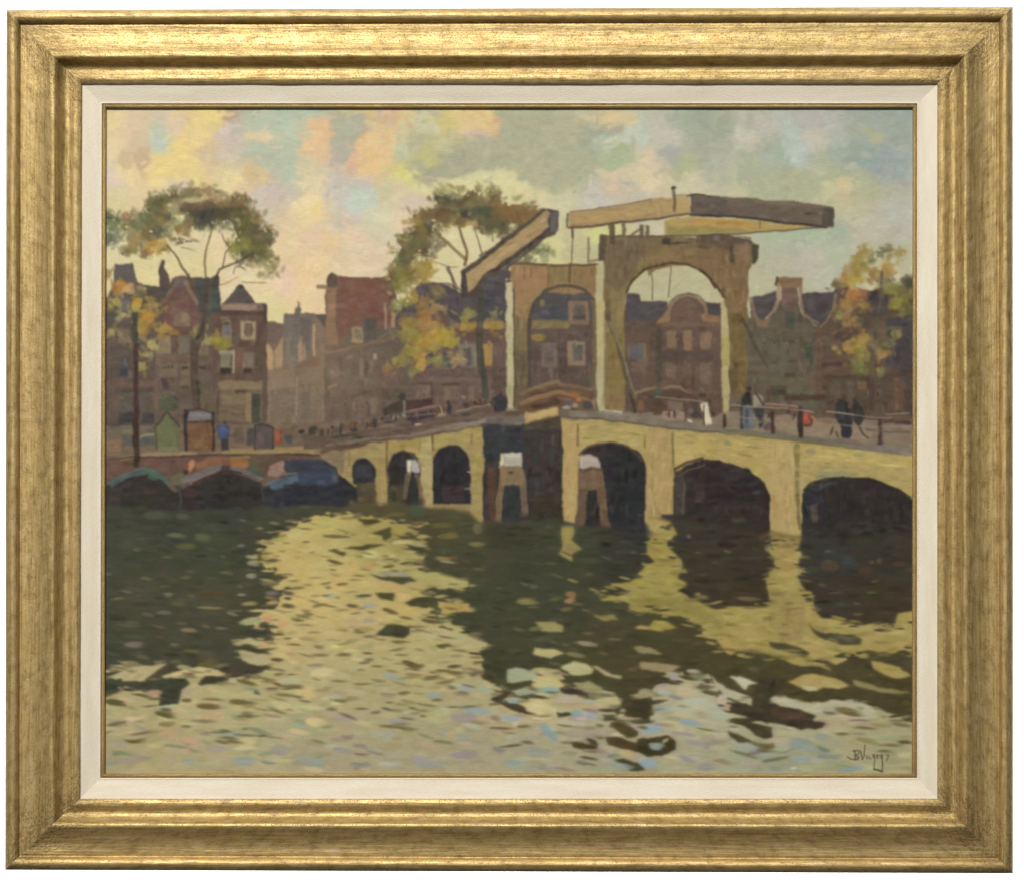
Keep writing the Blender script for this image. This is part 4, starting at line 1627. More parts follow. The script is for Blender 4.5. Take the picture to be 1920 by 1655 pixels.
def pts_px(s):
    v = [float(x) for x in s.split()]
    return [tuple(v[i:i + 5]) for i in range(0, len(v), 5)]

def flakes(pts, inner, outer, step=13., big=1.):
    """flat lens-shaped touches across a boundary, some of the light carried out, some of the dark carried in"""
    pts = np.asarray(pts, np.float32)
    n = len(pts)
    cen = pts.mean(0)
    for i in range(n):
        a, b = pts[i], pts[(i + 1) % n]
        d = b - a; l = float(np.hypot(*d))
        if l < 2 or (a[0] < 195 and b[0] < 195) or (a[0] > 1715 and b[0] > 1715) or (a[1] > 1456 and b[1] > 1456):
            continue
        for k in range(max(1, int(l / step))):
            p = a + d * rng.random()
            s = big * (.5 + .75 * max(0, p[1] - 960) / 480)
            nx, ny = d[1] / l, -d[0] / l                     # points out of the area, or into it: tested below
            q = p + np.array([nx, ny]) * 6
            out = 1 if not inside(np.array([q[0]]), np.array([q[1]]), pts)[0] else -1
            side = out if rng.random() < .5 else -out
            o = side * rng.uniform(2, 15) * s
            c = p + np.array([nx * o, ny * o * .6])
            j, i2 = int(np.clip((c[1] - CY0) / Q, 0, GH - 1)), int(np.clip((c[0] - CX0) / Q, 0, GW - 1))
            if LAB[j, i2] != CUR:
                continue
            f = inner if side == out else outer
            col = np.asarray(f(c[0], c[1]))
            if rng.random() < .3:                              # a half tone of the two
                col = .5 * col + .5 * np.asarray((outer if side == out else inner)(c[0], c[1]))
            dab(c[0], c[1], rng.uniform(10, 27) * s, rng.uniform(2.8, 6.2) * s, rng.normal(3, 7), np.asarray(col) * rng.uniform(.9, 1.05), bend=rng.uniform(-.45, .45), soft=.6, alpha=.88, dry=.6)

def at(table):
    return lambda x, y: idw(np.array([[x]], np.float32), np.array([[y]], np.float32), table, 3.)[0, 0]

def paint_water():
    subject('water')
    # dark water everywhere below the quay and the boats
    wd = pts_px(WATER); wl = pts_px(LIGHT)
    reg = [(190, 948), (340, 955), (480, 950), (640, 946), (700, 940), (760, 944), (800, 950), (880, 962), (905, 980), (1050, 975), (1060, 985), (1140, 990),
           (1210, 1000), (1265, 972), (1322, 980), (1440, 1004), (1510, 1006), (1725, 1010), (1725, 1465), (190, 1465)]
    w, m = poly_mask(reg, 2.5, 2)
    base = idw(GX[w], GY[w], wd, 3.)
    lay(w, m, base + (MOT[w] * 2.2)[..., None], .3 + .06 * MOT[w])
    for q in range(1500):
        x, y = rng.uniform(195, 1712), rng.uniform(955, 1340)
        j, i = min(GH - 1, int((y - CY0) / Q)), min(GW - 1, int((x - CX0) / Q))
        if LAB[j, i] == CUR:
            dab(x, y, rng.uniform(10, 26), rng.uniform(3, 6), rng.normal(2, 6), COL[j, i] + rng.normal(0, 4.5) + rng.normal(0, 2.5, 3), soft=.8, alpha=.7, jit=3)
    # broad light reflection of the sky
    light = [(600, 966), (660, 962), (720, 974), (800, 985), (760, 1000), (800, 1010), (770, 1024), (800, 1034), (790, 1050), (765, 1056), (800, 1072), (875, 1090), (880, 1100),
             (810, 1104), (790, 1112), (880, 1136), (860, 1142), (810, 1150), (830, 1168), (880, 1186), (914, 1206), (895, 1214), (905, 1236), (900, 1262), (945, 1290),
             (930, 1306), (1000, 1330), (990, 1260), (1050, 1262), (1062, 1282), (1085, 1296), (1165, 1310), (1150, 1335), (1180, 1352), (1225, 1340), (1225, 1320), (1215, 1300), (1235, 1285), (1280, 1262),
             (1330, 1270), (1345, 1298), (1352, 1330), (1400, 1348), (1440, 1330), (1460, 1305), (1500, 1320), (1560, 1312), (1620, 1312), (1640, 1330), (1725, 1342), (1725, 1465),
             (190, 1465), (190, 1296), (240, 1284), (330, 1290), (300, 1280), (198, 1268), (225, 1252), (310, 1244), (280, 1268), (330, 1262), (400, 1252), (440, 1256), (400, 1274), (470, 1262),
             (500, 1250), (450, 1230), (500, 1222), (440, 1208), (500, 1196), (520, 1188), (505, 1175), (480, 1172), (470, 1160), (510, 1136), (520, 1120), (550, 1112), (505, 1095), (540, 1080),
             (500, 1062), (480, 1050), (500, 1030), (480, 1020), (520, 1006), (540, 988), (560, 978)]
    w, m = poly_mask(light, 4., 1)
    base = idw(GX[w] + 4 * WX[w], GY[w] + 3 * WY[w], wl, 3.)
    lay(w, m, base + (MOT[w] * 3)[..., None], .45 + .1 * MOT[w])
    clip = np.zeros((GH, GW), np.float32); clip[w] = m
    full = np.zeros((GH, GW, 3), np.float32); full[w] = base
    n = 0
    while n < 1500:
        x, y = rng.uniform(195, 1712), 970 + 485 * rng.random() ** .8
        j, i = min(GH - 1, int((y - CY0) / Q)), min(GW - 1, int((x - CX0) / Q))
        if clip[j, i] > .5:
            s = .6 + .6 * (y - 970) / 485
            dab(x, y, rng.uniform(9, 24) * s, rng.uniform(3.5, 8) * s, rng.normal(3, 9), full[j, i] + rng.normal(0, 6) + rng.normal(0, 4, 3), soft=.6, alpha=.85, clip=clip, jit=3)
        n += 1
    flakes(light, at(wl), at(wd), 9.)
    ripples()
    # yellow reflections of the piers
    draw('C3', '''
s water
P 150 138 80 .9 0 : 500 985 600 985 610 1040 580 1100 660 1180 600 1230 600 1310 480 1240 500 1150 490 1060
P 140 128 82 .9 0 : 530 1130 680 1180 600 1240 530 1200
S 74 64 48 14 1 : 500 1215 600 1260
P 158 145 80 .9 0 : 1265 940 1470 940 1500 1010 1530 1060 1460 1110 1440 1150 1500 1210 1570 1290 1575 1350 1550 1450 1620 1500 1530 1580 1700 1655 840 1655 900 1600 1160 1610 920 1500 1100 1490 1180 1420 1250 1340 1330 1310 1260 1240 1270 1130 1330 1040 1280 990
P 166 152 96 .9 0 : 1280 950 1460 950 1450 1010 1300 1020
S 112 104 52 16 1 : 1280 905 1360 915 1440 935
S 104 98 50 14 1 : 1280 1130 1400 1140
D 170 152 106 1330 1060 70 20
D 168 156 106 1470 1090 40 26 -30
D 84 66 50 1460 990 24 40 60
D 152 140 96 1550 1330 30 60
D 160 150 76 1300 1500 160 40 -8
D 148 140 90 1130 1560 60 30 20
D 150 140 100 780 1560 60 14 20
P 62 56 46 1 0 : 880 1560 1000 1530 1160 1600 1000 1620
P 62 56 48 1 0 : 1530 1570 1640 1520 1919 1540 1919 1680 1700 1640
D 92 86 66 1730 1610 60 16 6
D 96 92 74 250 1530 50 26
D 104 100 66 180 1640 90 16
D 150 120 76 580 1600 60 30
D 138 126 72 600 1480 60 14 20
D 92 86 84 1200 885 16 10
D 60 54 60 1600 1080 60 30
D 120 108 80 1640 1080 26 20 50
D 82 64 58 150 885 40 26
D 92 72 70 160 960 26 60 80
''')
    draw('C4', '''
s water
P 160 146 84 .9 0 : 600 1085 868 1085 850 1190 875 1240 850 1330 880 1420 840 1450 900 1560 1000 1650 580 1660 560 1450 640 1370 620 1280 560 1200 600 1150
P 152 130 80 .9 0 : 605 1090 850 1100 850 1200 640 1190
P 160 140 84 .9 0 : 650 1200 830 1210 820 1380 680 1390
S 104 92 50 22 1 : 595 1040 700 1060 860 1085
S 84 70 50 14 1 : 590 1150 620 1200
D 170 160 104 850 1240 24 40 60
D 168 158 110 860 1380 24 60 80
D 160 150 80 660 1560 90 60
D 152 142 80 620 1420 50 40 60
D 116 106 78 400 1640 130 22 4
D 86 66 54 540 1080 40 60 60
D 134 112 96 570 1190 24 30 60
D 98 60 44 940 1580 40 12 30
D 88 64 50 1460 1390 80 40
D 96 84 66 1510 1310 26 18
D 90 78 60 1580 1300 24 30
D 84 64 46 1760 1330 70 30
D 56 62 64 1300 1300 80 50
D 78 62 50 1130 1350 60 90 90
D 60 68 60 960 1380 70 40
''')
    draw('D4', '''
s water
P 163 147 82 .9 4 : -20 150 230 128 590 120 590 -10 960 -10 1000 150 1050 222 1400 285 1700 322 1720 270 1740 200 1890 170 1890 570 1620 540 1430 560 1240 535 1285 610 1190 655 800 645 690 605 560 545 300 520 240 570 100 430 -20 400
P 155 138 84 .9 90 : 600 0 900 0 900 430 700 440 590 300
P 172 154 88 .9 25 : 900 380 1000 420 1240 540 1290 610 1190 650 1000 600 850 500
P 172 156 94 .9 3 : 1000 230 1400 300 1870 340 1870 400 1400 340
D 176 166 104 180 220 90 26 6
D 176 150 84 220 480 90 36 60
D 186 166 104 1770 330 60 30 -30
D 186 176 130 90 395 110 10 2
P 76 72 56 .9 10 : 930 285 1010 340 1100 370 1370 385 1425 420 1400 475 1230 470 1100 430 990 370
P 84 78 56 .9 12 : 580 445 700 450 850 490 960 545 900 580 760 540 600 495
P 76 70 50 .9 15 : 1235 530 1330 550 1500 640 1530 720 1400 740 1200 660 1290 610
P 76 72 54 .9 5 : 1610 545 1880 570 1880 700 1760 650 1550 600
P 80 74 50 .9 : 300 530 420 520 600 560 690 620 560 640 300 600
P 76 70 46 .9 3 : -20 560 240 560 640 590 900 660 1200 660 1500 700 1600 760 1870 770 1870 1100 1640 1080 1460 970 1180 970 960 990 720 920 580 950 580 1050 420 1020 200 880 60 740 -20 720
P 68 62 48 .9 90 : 500 740 740 770 700 900 590 960 580 1150 560 1180 440 1100 440 900
P 172 152 86 .9 8 : 760 800 880 745 1000 735 1180 765 1310 835 1200 862 1060 850 1010 880 900 870
P 186 178 136 .9 8 : 880 835 980 830 1015 875 920 882
P 166 148 82 .9 10 : 1500 610 1650 640 1760 670 1870 750 1700 765 1600 730 1520 680
P 140 130 84 .9 10 : 1330 780 1450 810 1550 850 1700 870 1870 900 1700 910 1500 880 1350 830
P 190 186 158 .9 25 : 225 755 330 760 480 805 400 830 370 870 300 825
P 176 172 140 .9 20 : 60 745 200 850 400 930 440 960 430 1020 300 985 120 870
P 178 172 140 .9 12 : 590 960 720 925 850 975 1000 1010 1160 970 1440 990 1540 1060 1560 1130 1480 1160 1280 1130 1000 1090 850 1040 640 1000
P 66 58 46 .9 12 : 200 985 420 1025 600 1000 850 1040 1000 1110 960 1140 1100 1185 1060 1220 930 1210 880 1235 700 1180 500 1150 350 1140 240 1070
P 84 66 54 .9 12 : 620 1020 900 1070 960 1140 700 1130 600 1090
D 112 96 66 1300 1070 140 40 12
D 106 92 60 1340 1095 100 22 8
D 116 108 80 1780 1190 110 22 8
P 68 60 44 .9 25 : 310 1175 420 1165 600 1210 610 1290 560 1320 440 1260
P 78 72 50 .9 25 : 210 1240 300 1280 440 1340 300 1350 230 1290
P 110 102 70 .9 30 : 420 1330 560 1370 620 1340 640 1380 580 1410 480 1400
D 112 110 84 380 1460 150 18 16
D 108 106 80 640 1500 150 18 -10
S 120 118 92 20 .6 : 540 1420 700 1440 820 1410
D 132 148 146 860 1360 110 60
D 138 152 140 950 1400 90 50
D 136 154 158 880 1500 120 30
D 130 148 160 1330 1585 150 24 -6
D 200 204 196 810 1580 40 12 -10
D 150 156 150 1160 1350 60 10 30
D 140 150 140 1060 1300 60 40
D 176 168 134 1150 1220 120 24 -10
D 170 176 150 100 1060 90 60
D 176 182 156 160 1120 90 30
D 178 168 132 300 1110 120 20 12
D 196 180 150 160 960 50 60 50
D 190 150 120 220 1020 30 20
D 170 160 116 1480 1230 90 20 8
D 178 170 140 150 1290 60 30
D 150 158 150 400 1390 130 24 8
D 146 156 150 560 1470 90 24 10
D 128 130 130 30 1390 30 26
''')
    draw('D1', '''
s water
D 116 112 96 610 20 40 22 10
D 130 124 104 1260 18 40 14
D 150 140 96 1340 98 80 22 -4
D 140 128 84 980 138 130 14 2
D 112 108 96 570 180 70 22 2
D 132 126 112 1175 192 60 16 16
D 176 172 128 1360 255 130 40 -8
D 92 84 66 250 295 110 22 4
D 138 120 90 790 338 90 22 2
D 112 108 100 1080 320 70 16
D 62 60 50 1430 370 150 46 8
D 60 58 48 1460 290 60 30 -20
D 116 112 100 305 470 100 34
D 104 98 92 660 468 50 16 4
P 176 166 116 .8 0 : 1170 465 1330 400 1400 420 1530 440 1520 480 1380 470
D 200 152 112 1470 462 60 20
P 66 60 46 .8 8 : 1170 480 1380 485 1520 520 1440 550 1240 510
P 172 162 118 .8 8 : 1240 530 1400 540 1520 570 1510 650 1400 655 1260 600
D 78 66 48 1590 605 70 20 4
D 112 98 62 810 525 100 14
P 88 78 58 .8 5 : 850 545 960 550 1080 620 1000 660 880 650
P 68 60 50 .8 0 : 1060 690 1240 610 1350 640 1500 680 1440 720 1200 745 1080 720
P 76 60 50 .8 0 : 1060 700 1300 710 1300 745 1100 740
P 178 164 116 .8 -10 : 60 760 260 680 420 650 610 640 520 690 390 780 200 800
P 196 178 124 .8 0 : 540 750 700 705 880 665 1060 690 1130 740 900 770 720 770
P 74 66 50 .8 -25 : 390 785 520 690 640 650 700 690 560 750 420 790
P 66 66 56 .8 5 : 190 800 400 810 560 770 760 770 800 820 720 870 500 880 260 860
P 70 62 52 .8 -10 : 870 820 930 755 1060 750 1140 775 1010 830 900 835
P 62 60 52 .8 0 : 520 870 730 860 700 960 690 1010 520 1015 530 930
P 60 62 50 .8 5 : 30 800 150 820 170 880 40 890
D 58 52 46 165 790 26 20
D 98 86 52 1310 810 110 22 14
D 104 92 54 950 645 90 24
D 84 74 46 130 990 110 34 10
D 110 96 60 770 970 60 22
D 96 84 52 970 1025 130 30 4
D 108 96 56 1240 985 110 30 4
D 86 76 46 580 1100 110 30 12
D 130 112 66 590 1185 90 26
D 108 94 62 130 1180 110 20 -12
D 110 98 70 770 1205 60 14 4
D 104 104 76 750 1350 60 16 25
D 130 128 92 640 1380 100 16 8
D 120 120 84 1320 1090 60 24 6
D 92 92 84 1400 900 36 22 25
D 186 150 110 480 900 80 30
D 160 148 128 780 890 60 26
D 190 160 116 1000 1130 130 40
D 190 160 116 600 1260 110 50
D 192 158 112 780 1330 90 40
D 160 146 128 370 1280 80 16
D 152 142 126 180 1360 90 26
D 158 146 126 260 1510 130 34
D 140 142 134 90 1540 60 26
D 156 148 132 1040 1400 110 34
D 150 160 140 1170 1270 130 40
D 198 186 120 1310 1350 100 40
D 200 188 140 1300 1400 130 20 -4
D 148 138 130 1620 1415 105 60
D 136 146 140 1290 1520 130 50
D 150 158 148 780 1520 60 30
D 190 184 120 1640 1510 110 20
D 156 146 130 1880 1540 70 30
D 152 160 128 1780 1200 90 30 14
D 206 184 124 1840 900 110 65
D 192 180 128 1660 1030 150 40 18
D 196 180 126 1890 1170 60 26 30
D 168 178 134 1700 790 110 22
D 180 130 84 1540 690 20 16
D 96 70 50 1580 820 40 10 14
D 204 148 108 1500 230 60 30
D 198 154 110 1640 280 60 40
D 84 76 52 1680 120 70 24 6
''')
    draw('D2', '''
s water
D 76 66 46 540 30 80 14 -2
P 78 72 54 .8 4 : 640 0 820 10 830 50 720 40
P 74 68 46 .8 4 : 900 90 990 45 1200 50 1210 140 1060 140 960 120
D 92 78 50 780 170 80 22 20
D 92 80 56 440 120 70 20 8
D 204 180 124 890 40 60 26 -20
D 196 176 110 770 230 110 30 2
P 172 150 86 .8 4 : 1240 90 1480 105 1490 165 1240 190
P 66 64 48 .8 8 : 640 380 760 280 960 310 1000 350 890 410 720 400
D 84 74 52 1150 260 110 22 8
P 178 168 118 .8 8 : 960 310 1240 320 1420 370 1650 450 1640 490 1500 480 1200 420 960 380
D 78 70 46 1265 475 60 18 -4
D 78 66 42 960 645 90 30 18
D 84 70 46 1350 665 70 20 -4
D 96 84 58 570 545 50 12
D 120 106 76 540 632 60 16 -4
D 104 92 62 900 905 70 20 -6
D 112 100 72 1330 855 50 20 10
D 140 120 84 990 740 90 20 4
P 62 60 44 .8 8 : 1590 650 1660 610 1840 610 1840 700 1740 720 1620 690
P 70 62 44 .8 30 : 1580 740 1640 720 1740 760 1760 800 1700 820 1610 780
P 72 58 46 .8 -15 : 1690 950 1850 880 1860 910 1760 980 1840 1000 2080 1060 2080 1110 1900 1060 1700 980
P 76 66 46 : 1760 820 2060 810 2080 850 1880 870 1840 860
D 98 94 84 750 1050 70 16 14
S 132 140 130 14 .6 : 800 1060 930 1110 1100 1140
S 140 150 136 12 .6 : 1000 1195 1150 1210 1290 1170
S 116 126 124 14 .6 : 530 1400 660 1440 740 1490
D 152 160 148 780 750 90 36
D 150 168 150 860 790 60 20
D 148 162 158 1180 930 90 34
D 150 160 158 1460 860 80 40
D 150 172 146 1620 870 100 20 20
D 146 164 164 1560 1060 170 36 6
D 148 164 164 1840 1130 90 30 20
D 154 142 138 390 1130 120 34
D 152 146 146 860 1160 110 40 6
D 152 142 136 1430 1130 130 46
D 148 136 134 1450 1460 160 44
D 146 150 146 1130 1540 170 40
D 142 150 142 120 1530 90 40
D 146 142 140 1030 1490 90 30 10
D 150 144 138 360 1420 110 30 10
D 152 158 140 760 1280 100 30
D 206 186 134 170 720 130 46 -4
D 208 182 126 110 1170 120 50 10
D 204 176 118 40 900 90 70
D 186 160 122 430 270 80 50
D 164 160 136 580 250 60 24
D 150 170 142 240 30 90 26
D 164 158 150 590 110 80 30
D 186 170 112 1150 1130 130 26
D 194 166 116 1320 1270 50 30
D 172 156 98 1420 760 50 26 -20
D 186 176 130 1700 850 110 20 20
D 110 92 70 1780 1220 130 14 2
D 92 92 74 1830 1385 90 10 -4
D 206 190 150 1900 1180 30 30
D 206 184 124 420 520 80 16
D 156 164 140 1440 1300 80 40
''')
    draw('C2', '''
s water
P 178 170 104 .8 2 : 110 940 200 925 300 945 280 980 130 975
D 132 128 74 400 915 90 16
D 170 158 92 590 915 60 16 4
P 74 64 40 .8 0 : 470 920 650 920 700 950 560 980
P 160 148 78 .8 2 : 780 990 920 985 900 1040 800 1040
P 76 70 44 .8 -4 : 600 1050 780 1000 800 1090 720 1120 700 1070
P 82 72 48 .8 8 : 800 1060 1000 1080 1050 1110 900 1100
D 170 160 110 1070 1085 60 16
D 96 86 58 290 1080 130 20 2
P 84 74 50 .8 0 : 360 1180 560 1140 760 1160 600 1190 420 1190
P 80 70 46 .8 10 : 200 1200 280 1190 390 1220 360 1250
D 82 66 40 280 1310 80 18 12
D 92 80 50 760 1350 60 14 -4
D 84 76 48 910 1320 60 14 -8
P 158 150 110 .8 8 : 930 1140 1040 1130 1130 1165 1100 1180 1000 1170
P 68 64 48 .8 6 : 920 1150 1000 1170 1120 1190 1060 1240 960 1190
P 152 150 118 .8 2 : 660 1400 820 1385 940 1390 950 1440 800 1450
P 78 74 56 .8 6 : 580 1430 720 1430 960 1450 1020 1490 880 1510 700 1460
P 190 164 110 .8 4 : 600 1470 820 1510 1000 1550 820 1580 620 1500
P 170 162 104 .8 4 : 960 1400 1200 1400 1480 1490 1470 1540 1200 1550 1120 1480
D 84 78 56 540 1610 80 14 -4
P 76 68 44 .8 6 : 640 1590 820 1600 820 1660 680 1640
D 200 176 122 900 1620 80 30 8
D 110 96 64 340 1510 60 16 -6
D 116 104 76 220 1540 30 20
D 196 192 130 600 1240 90 40
D 186 178 122 880 1130 110 22
D 142 128 84 1250 1280 90 24 6
D 130 96 54 1330 1270 60 10 4
D 150 140 104 1300 1310 90 12 6
D 120 112 76 1560 1150 90 26
D 112 106 76 1560 1010 50 60
D 110 104 68 1290 1080 110 26
D 120 110 60 1330 1070 60 30
D 96 88 56 1250 980 120 30 4
D 104 96 60 830 880 110 20
D 180 166 120 970 1220 60 10
D 62 74 54 1020 850 70 90 90
D 84 66 56 1060 960 40 12
D 84 64 48 690 830 40 60
D 160 128 106 690 790 26 22 -30
D 130 96 76 430 770 30 20
D 74 56 56 1060 770 40 40
D 84 62 48 600 740 60 50
D 190 152 104 580 1360 80 22
''')
    draw('C1', '''
s water
D 120 116 90 1560 960 60 14 4
D 124 120 92 1700 940 60 14 -4
D 140 130 92 1430 1005 40 14
D 152 144 110 1530 1040 70 12
P 182 176 124 .8 2 : 1670 1060 1740 1050 1850 1090 1770 1090
P 166 160 92 .8 -6 : 1530 1110 1620 1080 1700 1090 1640 1130
D 116 112 98 1260 1162 40 16
D 152 148 124 1350 1265 60 22 10
D 140 136 116 1370 1325 70 24 10
D 150 146 128 1350 1435 55 28
D 168 158 92 1480 1240 60 26 -20
P 84 70 50 .8 4 : 1520 1430 1600 1415 1690 1450 1600 1470
P 96 86 64 .8 4 : 1470 1300 1560 1270 1620 1295 1540 1320
D 116 110 104 1540 1590 70 22
D 84 78 64 1690 1590 60 22 4
D 96 100 76 680 1070 90 24 4
D 88 98 74 920 1090 90 40 10
D 52 56 44 570 1205 80 16 14
D 46 54 44 900 1255 60 16
D 78 82 66 740 900 70 30
D 82 84 72 500 890 130 40
D 92 84 76 350 1100 60 14
D 96 90 60 760 1170 110 30
D 100 98 80 600 1610 30 24
D 134 128 110 1260 1605 50 14
D 84 86 70 1850 820 60 10
D 92 70 46 1000 1600 160 22
''')
    draw('D3', '''
s water
P 154 142 78 .9 4 : 840 -10 880 35 1060 25 1120 -10 1560 -10 1680 60 1800 120 1950 172 1950 400 1700 385 1919 370 1840 330 1600 240 1430 190 1200 165 1100 155 1110 95 1000 60
P 140 130 70 .9 4 : 1100 60 1500 40 1800 160 1919 240 1919 300 1700 220 1400 150 1120 130
D 140 138 80 180 85 105 30 2
D 104 104 76 240 130 60 10
P 152 142 90 .8 2 : 250 260 440 260 500 300 510 355 320 350
D 120 116 84 260 325 80 24 -8
D 168 132 92 570 70 60 30 -20
D 110 100 62 540 150 70 22 -10
P 138 132 78 .8 2 : 760 215 960 200 1010 250 880 255
P 160 144 74 .8 6 : 1330 245 1450 260 1530 320 1380 345 1180 330 1150 310 1300 300
D 176 150 106 1210 320 60 12 4
P 178 170 112 .8 2 : 250 505 430 510 515 540 400 600 240 565
D 150 146 110 720 460 115 26 6
D 132 126 92 620 560 110 26 10
P 176 172 122 .8 4 : 470 675 600 620 690 620 790 700 760 740 580 735
D 172 156 122 820 680 50 20 25
P 168 154 112 .8 16 : 780 660 920 710 1040 750 1030 785 880 740
P 140 130 92 .8 8 : 1130 485 1280 490 1410 545 1290 560 1180 530
P 152 134 96 .8 6 : 1190 620 1360 630 1560 660 1500 720 1300 700 1200 680
P 158 164 130 .8 4 : 0 690 90 665 270 720 280 760 180 800 0 815
P 152 158 126 .8 2 : 40 890 180 850 470 850 460 900 100 930
P 192 180 116 .8 8 : 210 830 320 750 430 740 520 840 460 860 250 860
D 140 168 166 390 880 90 44
D 150 166 166 80 975 90 30
P 200 184 128 .8 6 : 160 980 300 960 460 1040 450 1100 250 1100 170 1060
D 178 164 142 560 960 150 40 4
P 66 54 50 .8 12 : 470 870 600 865 720 905 740 950 640 930 500 905
P 150 142 98 .8 8 : 600 810 740 800 860 860 870 900 760 900 640 860
P 184 174 122 .8 4 : 790 960 990 935 1030 1000 900 1030 800 1020
D 136 160 172 640 1090 70 36
D 150 160 168 760 1110 60 44 10
P 66 60 40 .8 4 : 455 1080 560 1070 580 1100 470 1125
D 76 66 48 90 1035 90 34 10
D 146 158 158 80 1130 90 30
D 124 152 166 360 1240 80 44 40
D 130 154 160 420 1300 60 40 40
P 66 60 42 .8 0 : 1040 960 1280 970 1310 1030 1290 1120 1300 1160 1240 1150 1070 1110 1050 1050
D 96 84 62 1030 1200 110 60 16
P 82 70 46 .8 12 : 930 1170 1010 1165 1190 1250 1180 1300 1090 1300 990 1240
P 84 66 46 .8 12 : 890 1300 1000 1300 1180 1350 1440 1440 1400 1470 1200 1440 920 1370
P 66 60 40 .8 10 : 1180 1330 1280 1300 1440 1290 1520 1340 1520 1400 1440 1460 1260 1470 1180 1420
D 152 168 162 1350 1385 80 40 6
D 176 160 112 1430 1330 40 20 -30
D 138 160 178 1310 1230 110 50
D 140 160 176 1650 1170 120 36 10
D 148 162 158 1400 1045 100 34
P 78 64 44 .8 12 : 570 1350 640 1350 820 1380 820 1410 600 1400
P 72 66 46 .8 20 : 700 1300 800 1330 830 1380 760 1370
D 74 70 56 740 1490 100 14 10
P 76 70 52 .8 12 : 970 1500 1060 1490 1180 1530 1190 1600 1080 1570
P 70 68 52 .8 : 1060 1540 1200 1540 1240 1590 1120 1600
D 190 166 116 1090 1450 80 40 16
D 128 156 174 1270 1535 90 50
D 150 148 144 1720 1360 120 24 14
D 146 142 146 1620 1500 90 24 20
D 140 140 138 1800 1570 90 40
D 172 176 152 1740 980 170 40
D 176 180 156 1600 1040 110 40
D 186 172 136 1600 890 90 50
D 92 84 60 1790 850 100 24
P 66 58 40 .8 8 : 1240 780 1360 740 1480 770 1460 810 1300 830
D 160 152 150 1510 760 50 40 60
P 156 146 104 .8 4 : 1090 920 1200 900 1310 900 1330 960 1200 950
D 140 150 140 1030 1560 140 30 8
D 152 156 144 300 1440 130 40
D 150 144 136 250 1400 90 20
D 138 158 150 60 1530 90 30
D 186 176 134 300 1500 130 10 4
D 176 174 132 520 1180 130 40
D 160 152 122 650 1270 150 50
D 104 104 78 760 1545 60 10 14
D 196 184 150 1040 1080 50 30 -50
''')

YELLOW = [[(1213, 985), (1216, 1010), (1227, 1000), (1212, 1040), (1216, 1070), (1190, 1080), (1150, 1100), (1125, 1115), (1180, 1130), (1250, 1150), (1320, 1185), (1345, 1195), (1345, 1215), (1380, 1222), (1430, 1228), (1470, 1240), (1570, 1245), (1590, 1225), (1650, 1222), (1712, 1228), (1712, 1165), (1680, 1178), (1610, 1170), (1540, 1156), (1520, 1120), (1500, 1085), (1500, 1030), (1495, 1010), (1446, 1010), (1452, 1060), (1440, 1100), (1440, 1135), (1370, 1140), (1320, 1125), (1280, 1100), (1275, 1060), (1252, 1020), (1265, 1000), (1255, 985)]]
def yellow_edges():
    subject('water')
    wd = pts_px(WATER)
    for p in YELLOW:
        flakes(p, lambda x, y: (152, 138, 82), at(wd), 12., .8)
        pa = np.asarray(p)
        for q in range(260):
            x, y = rng.uniform(pa[:, 0].min(), pa[:, 0].max()), rng.uniform(pa[:, 1].min(), pa[:, 1].max())
            if inside(np.array([x]), np.array([y]), pa)[0]:
                c = [(132, 122, 70), (146, 132, 76), (168, 152, 92), (140, 120, 76), (112, 104, 60)][rng.integers(0, 5)]
                dab(x, y, rng.uniform(9, 26), rng.uniform(2.5, 6), rng.normal(4, 8), c, bend=rng.uniform(-.4, .4), soft=.9, alpha=.6)

SIGNATURE = '''
s signature
S 56 52 42 8 .9 : 1290 1478 1330 1496 1372 1498 1395 1478
S 56 52 42 8 1 : 1358 1418 1362 1500
S 56 52 42 7 1 : 1340 1424 1395 1422 1398 1448 1362 1462 1392 1478 1385 1500
S 56 52 42 8 .8 : 1412 1428 1424 1500 1442 1462 1450 1376
S 56 52 42 6 1 : 1458 1470 1464 1496
S 56 52 42 6 1 : 1478 1468 1484 1498 1496 1492
S 56 52 42 7 1 : 1512 1458 1528 1460 1526 1484 1512 1480
S 56 52 42 7 1 : 1528 1458 1534 1520 1528 1540 1530 1590
S 56 52 42 7 1 : 1548 1462 1566 1456 1562 1480 1548 1476 1560 1492
S 56 52 42 7 1 : 1580 1462 1602 1458 1600 1482 1584 1480
S 56 52 42 7 1 : 1604 1458 1606 1540 1602 1620
S 56 52 42 12 .9 : 1526 1588 1560 1602 1604 1618
S 56 52 42 7 1 : 1636 1462 1662 1466 1652 1490 1640 1512
'''

def ripples():
    """flat touches of middle tone over the whole water"""
    subject('water')
    lum = COL.mean(2)
    for q in range(620):
        x, y = rng.uniform(198, 1710), 972 + 470 * rng.random()
        j, i = min(GH - 1, int((y - CY0) / Q)), min(GW - 1, int((x - CX0) / Q))
        if LAB[j, i] != CUR:
            continue
        s = .5 + .7 * (y - 970) / 480
        l = lum[j, i]
        if l > 118:
            if y < 1260:
                c = COL[j, i] * rng.choice([.62, .75, .85, 1.08]) + rng.normal(0, 4)
            else:
                c = COL[j, i] * rng.choice([.8, .9, 1.06, 1.1]) + np.array([[-16, -1, 22], [4, -9, 14], [10, 5, -4], [-9, 7, 4]][rng.integers(0, 4)])
        else:
            if rng.random() < .35 and y > 1010:
                c = COL[j, i] * .6 + np.array([60, 57, 38])
            else:
                c = COL[j, i] * rng.choice([.85, 1.12, 1.2])
        dab(x, y, rng.uniform(9, 24) * s, rng.uniform(2.6, 5.6) * s, rng.normal(4, 7), c, bend=rng.uniform(-.5, .5), soft=.6, alpha=.8)

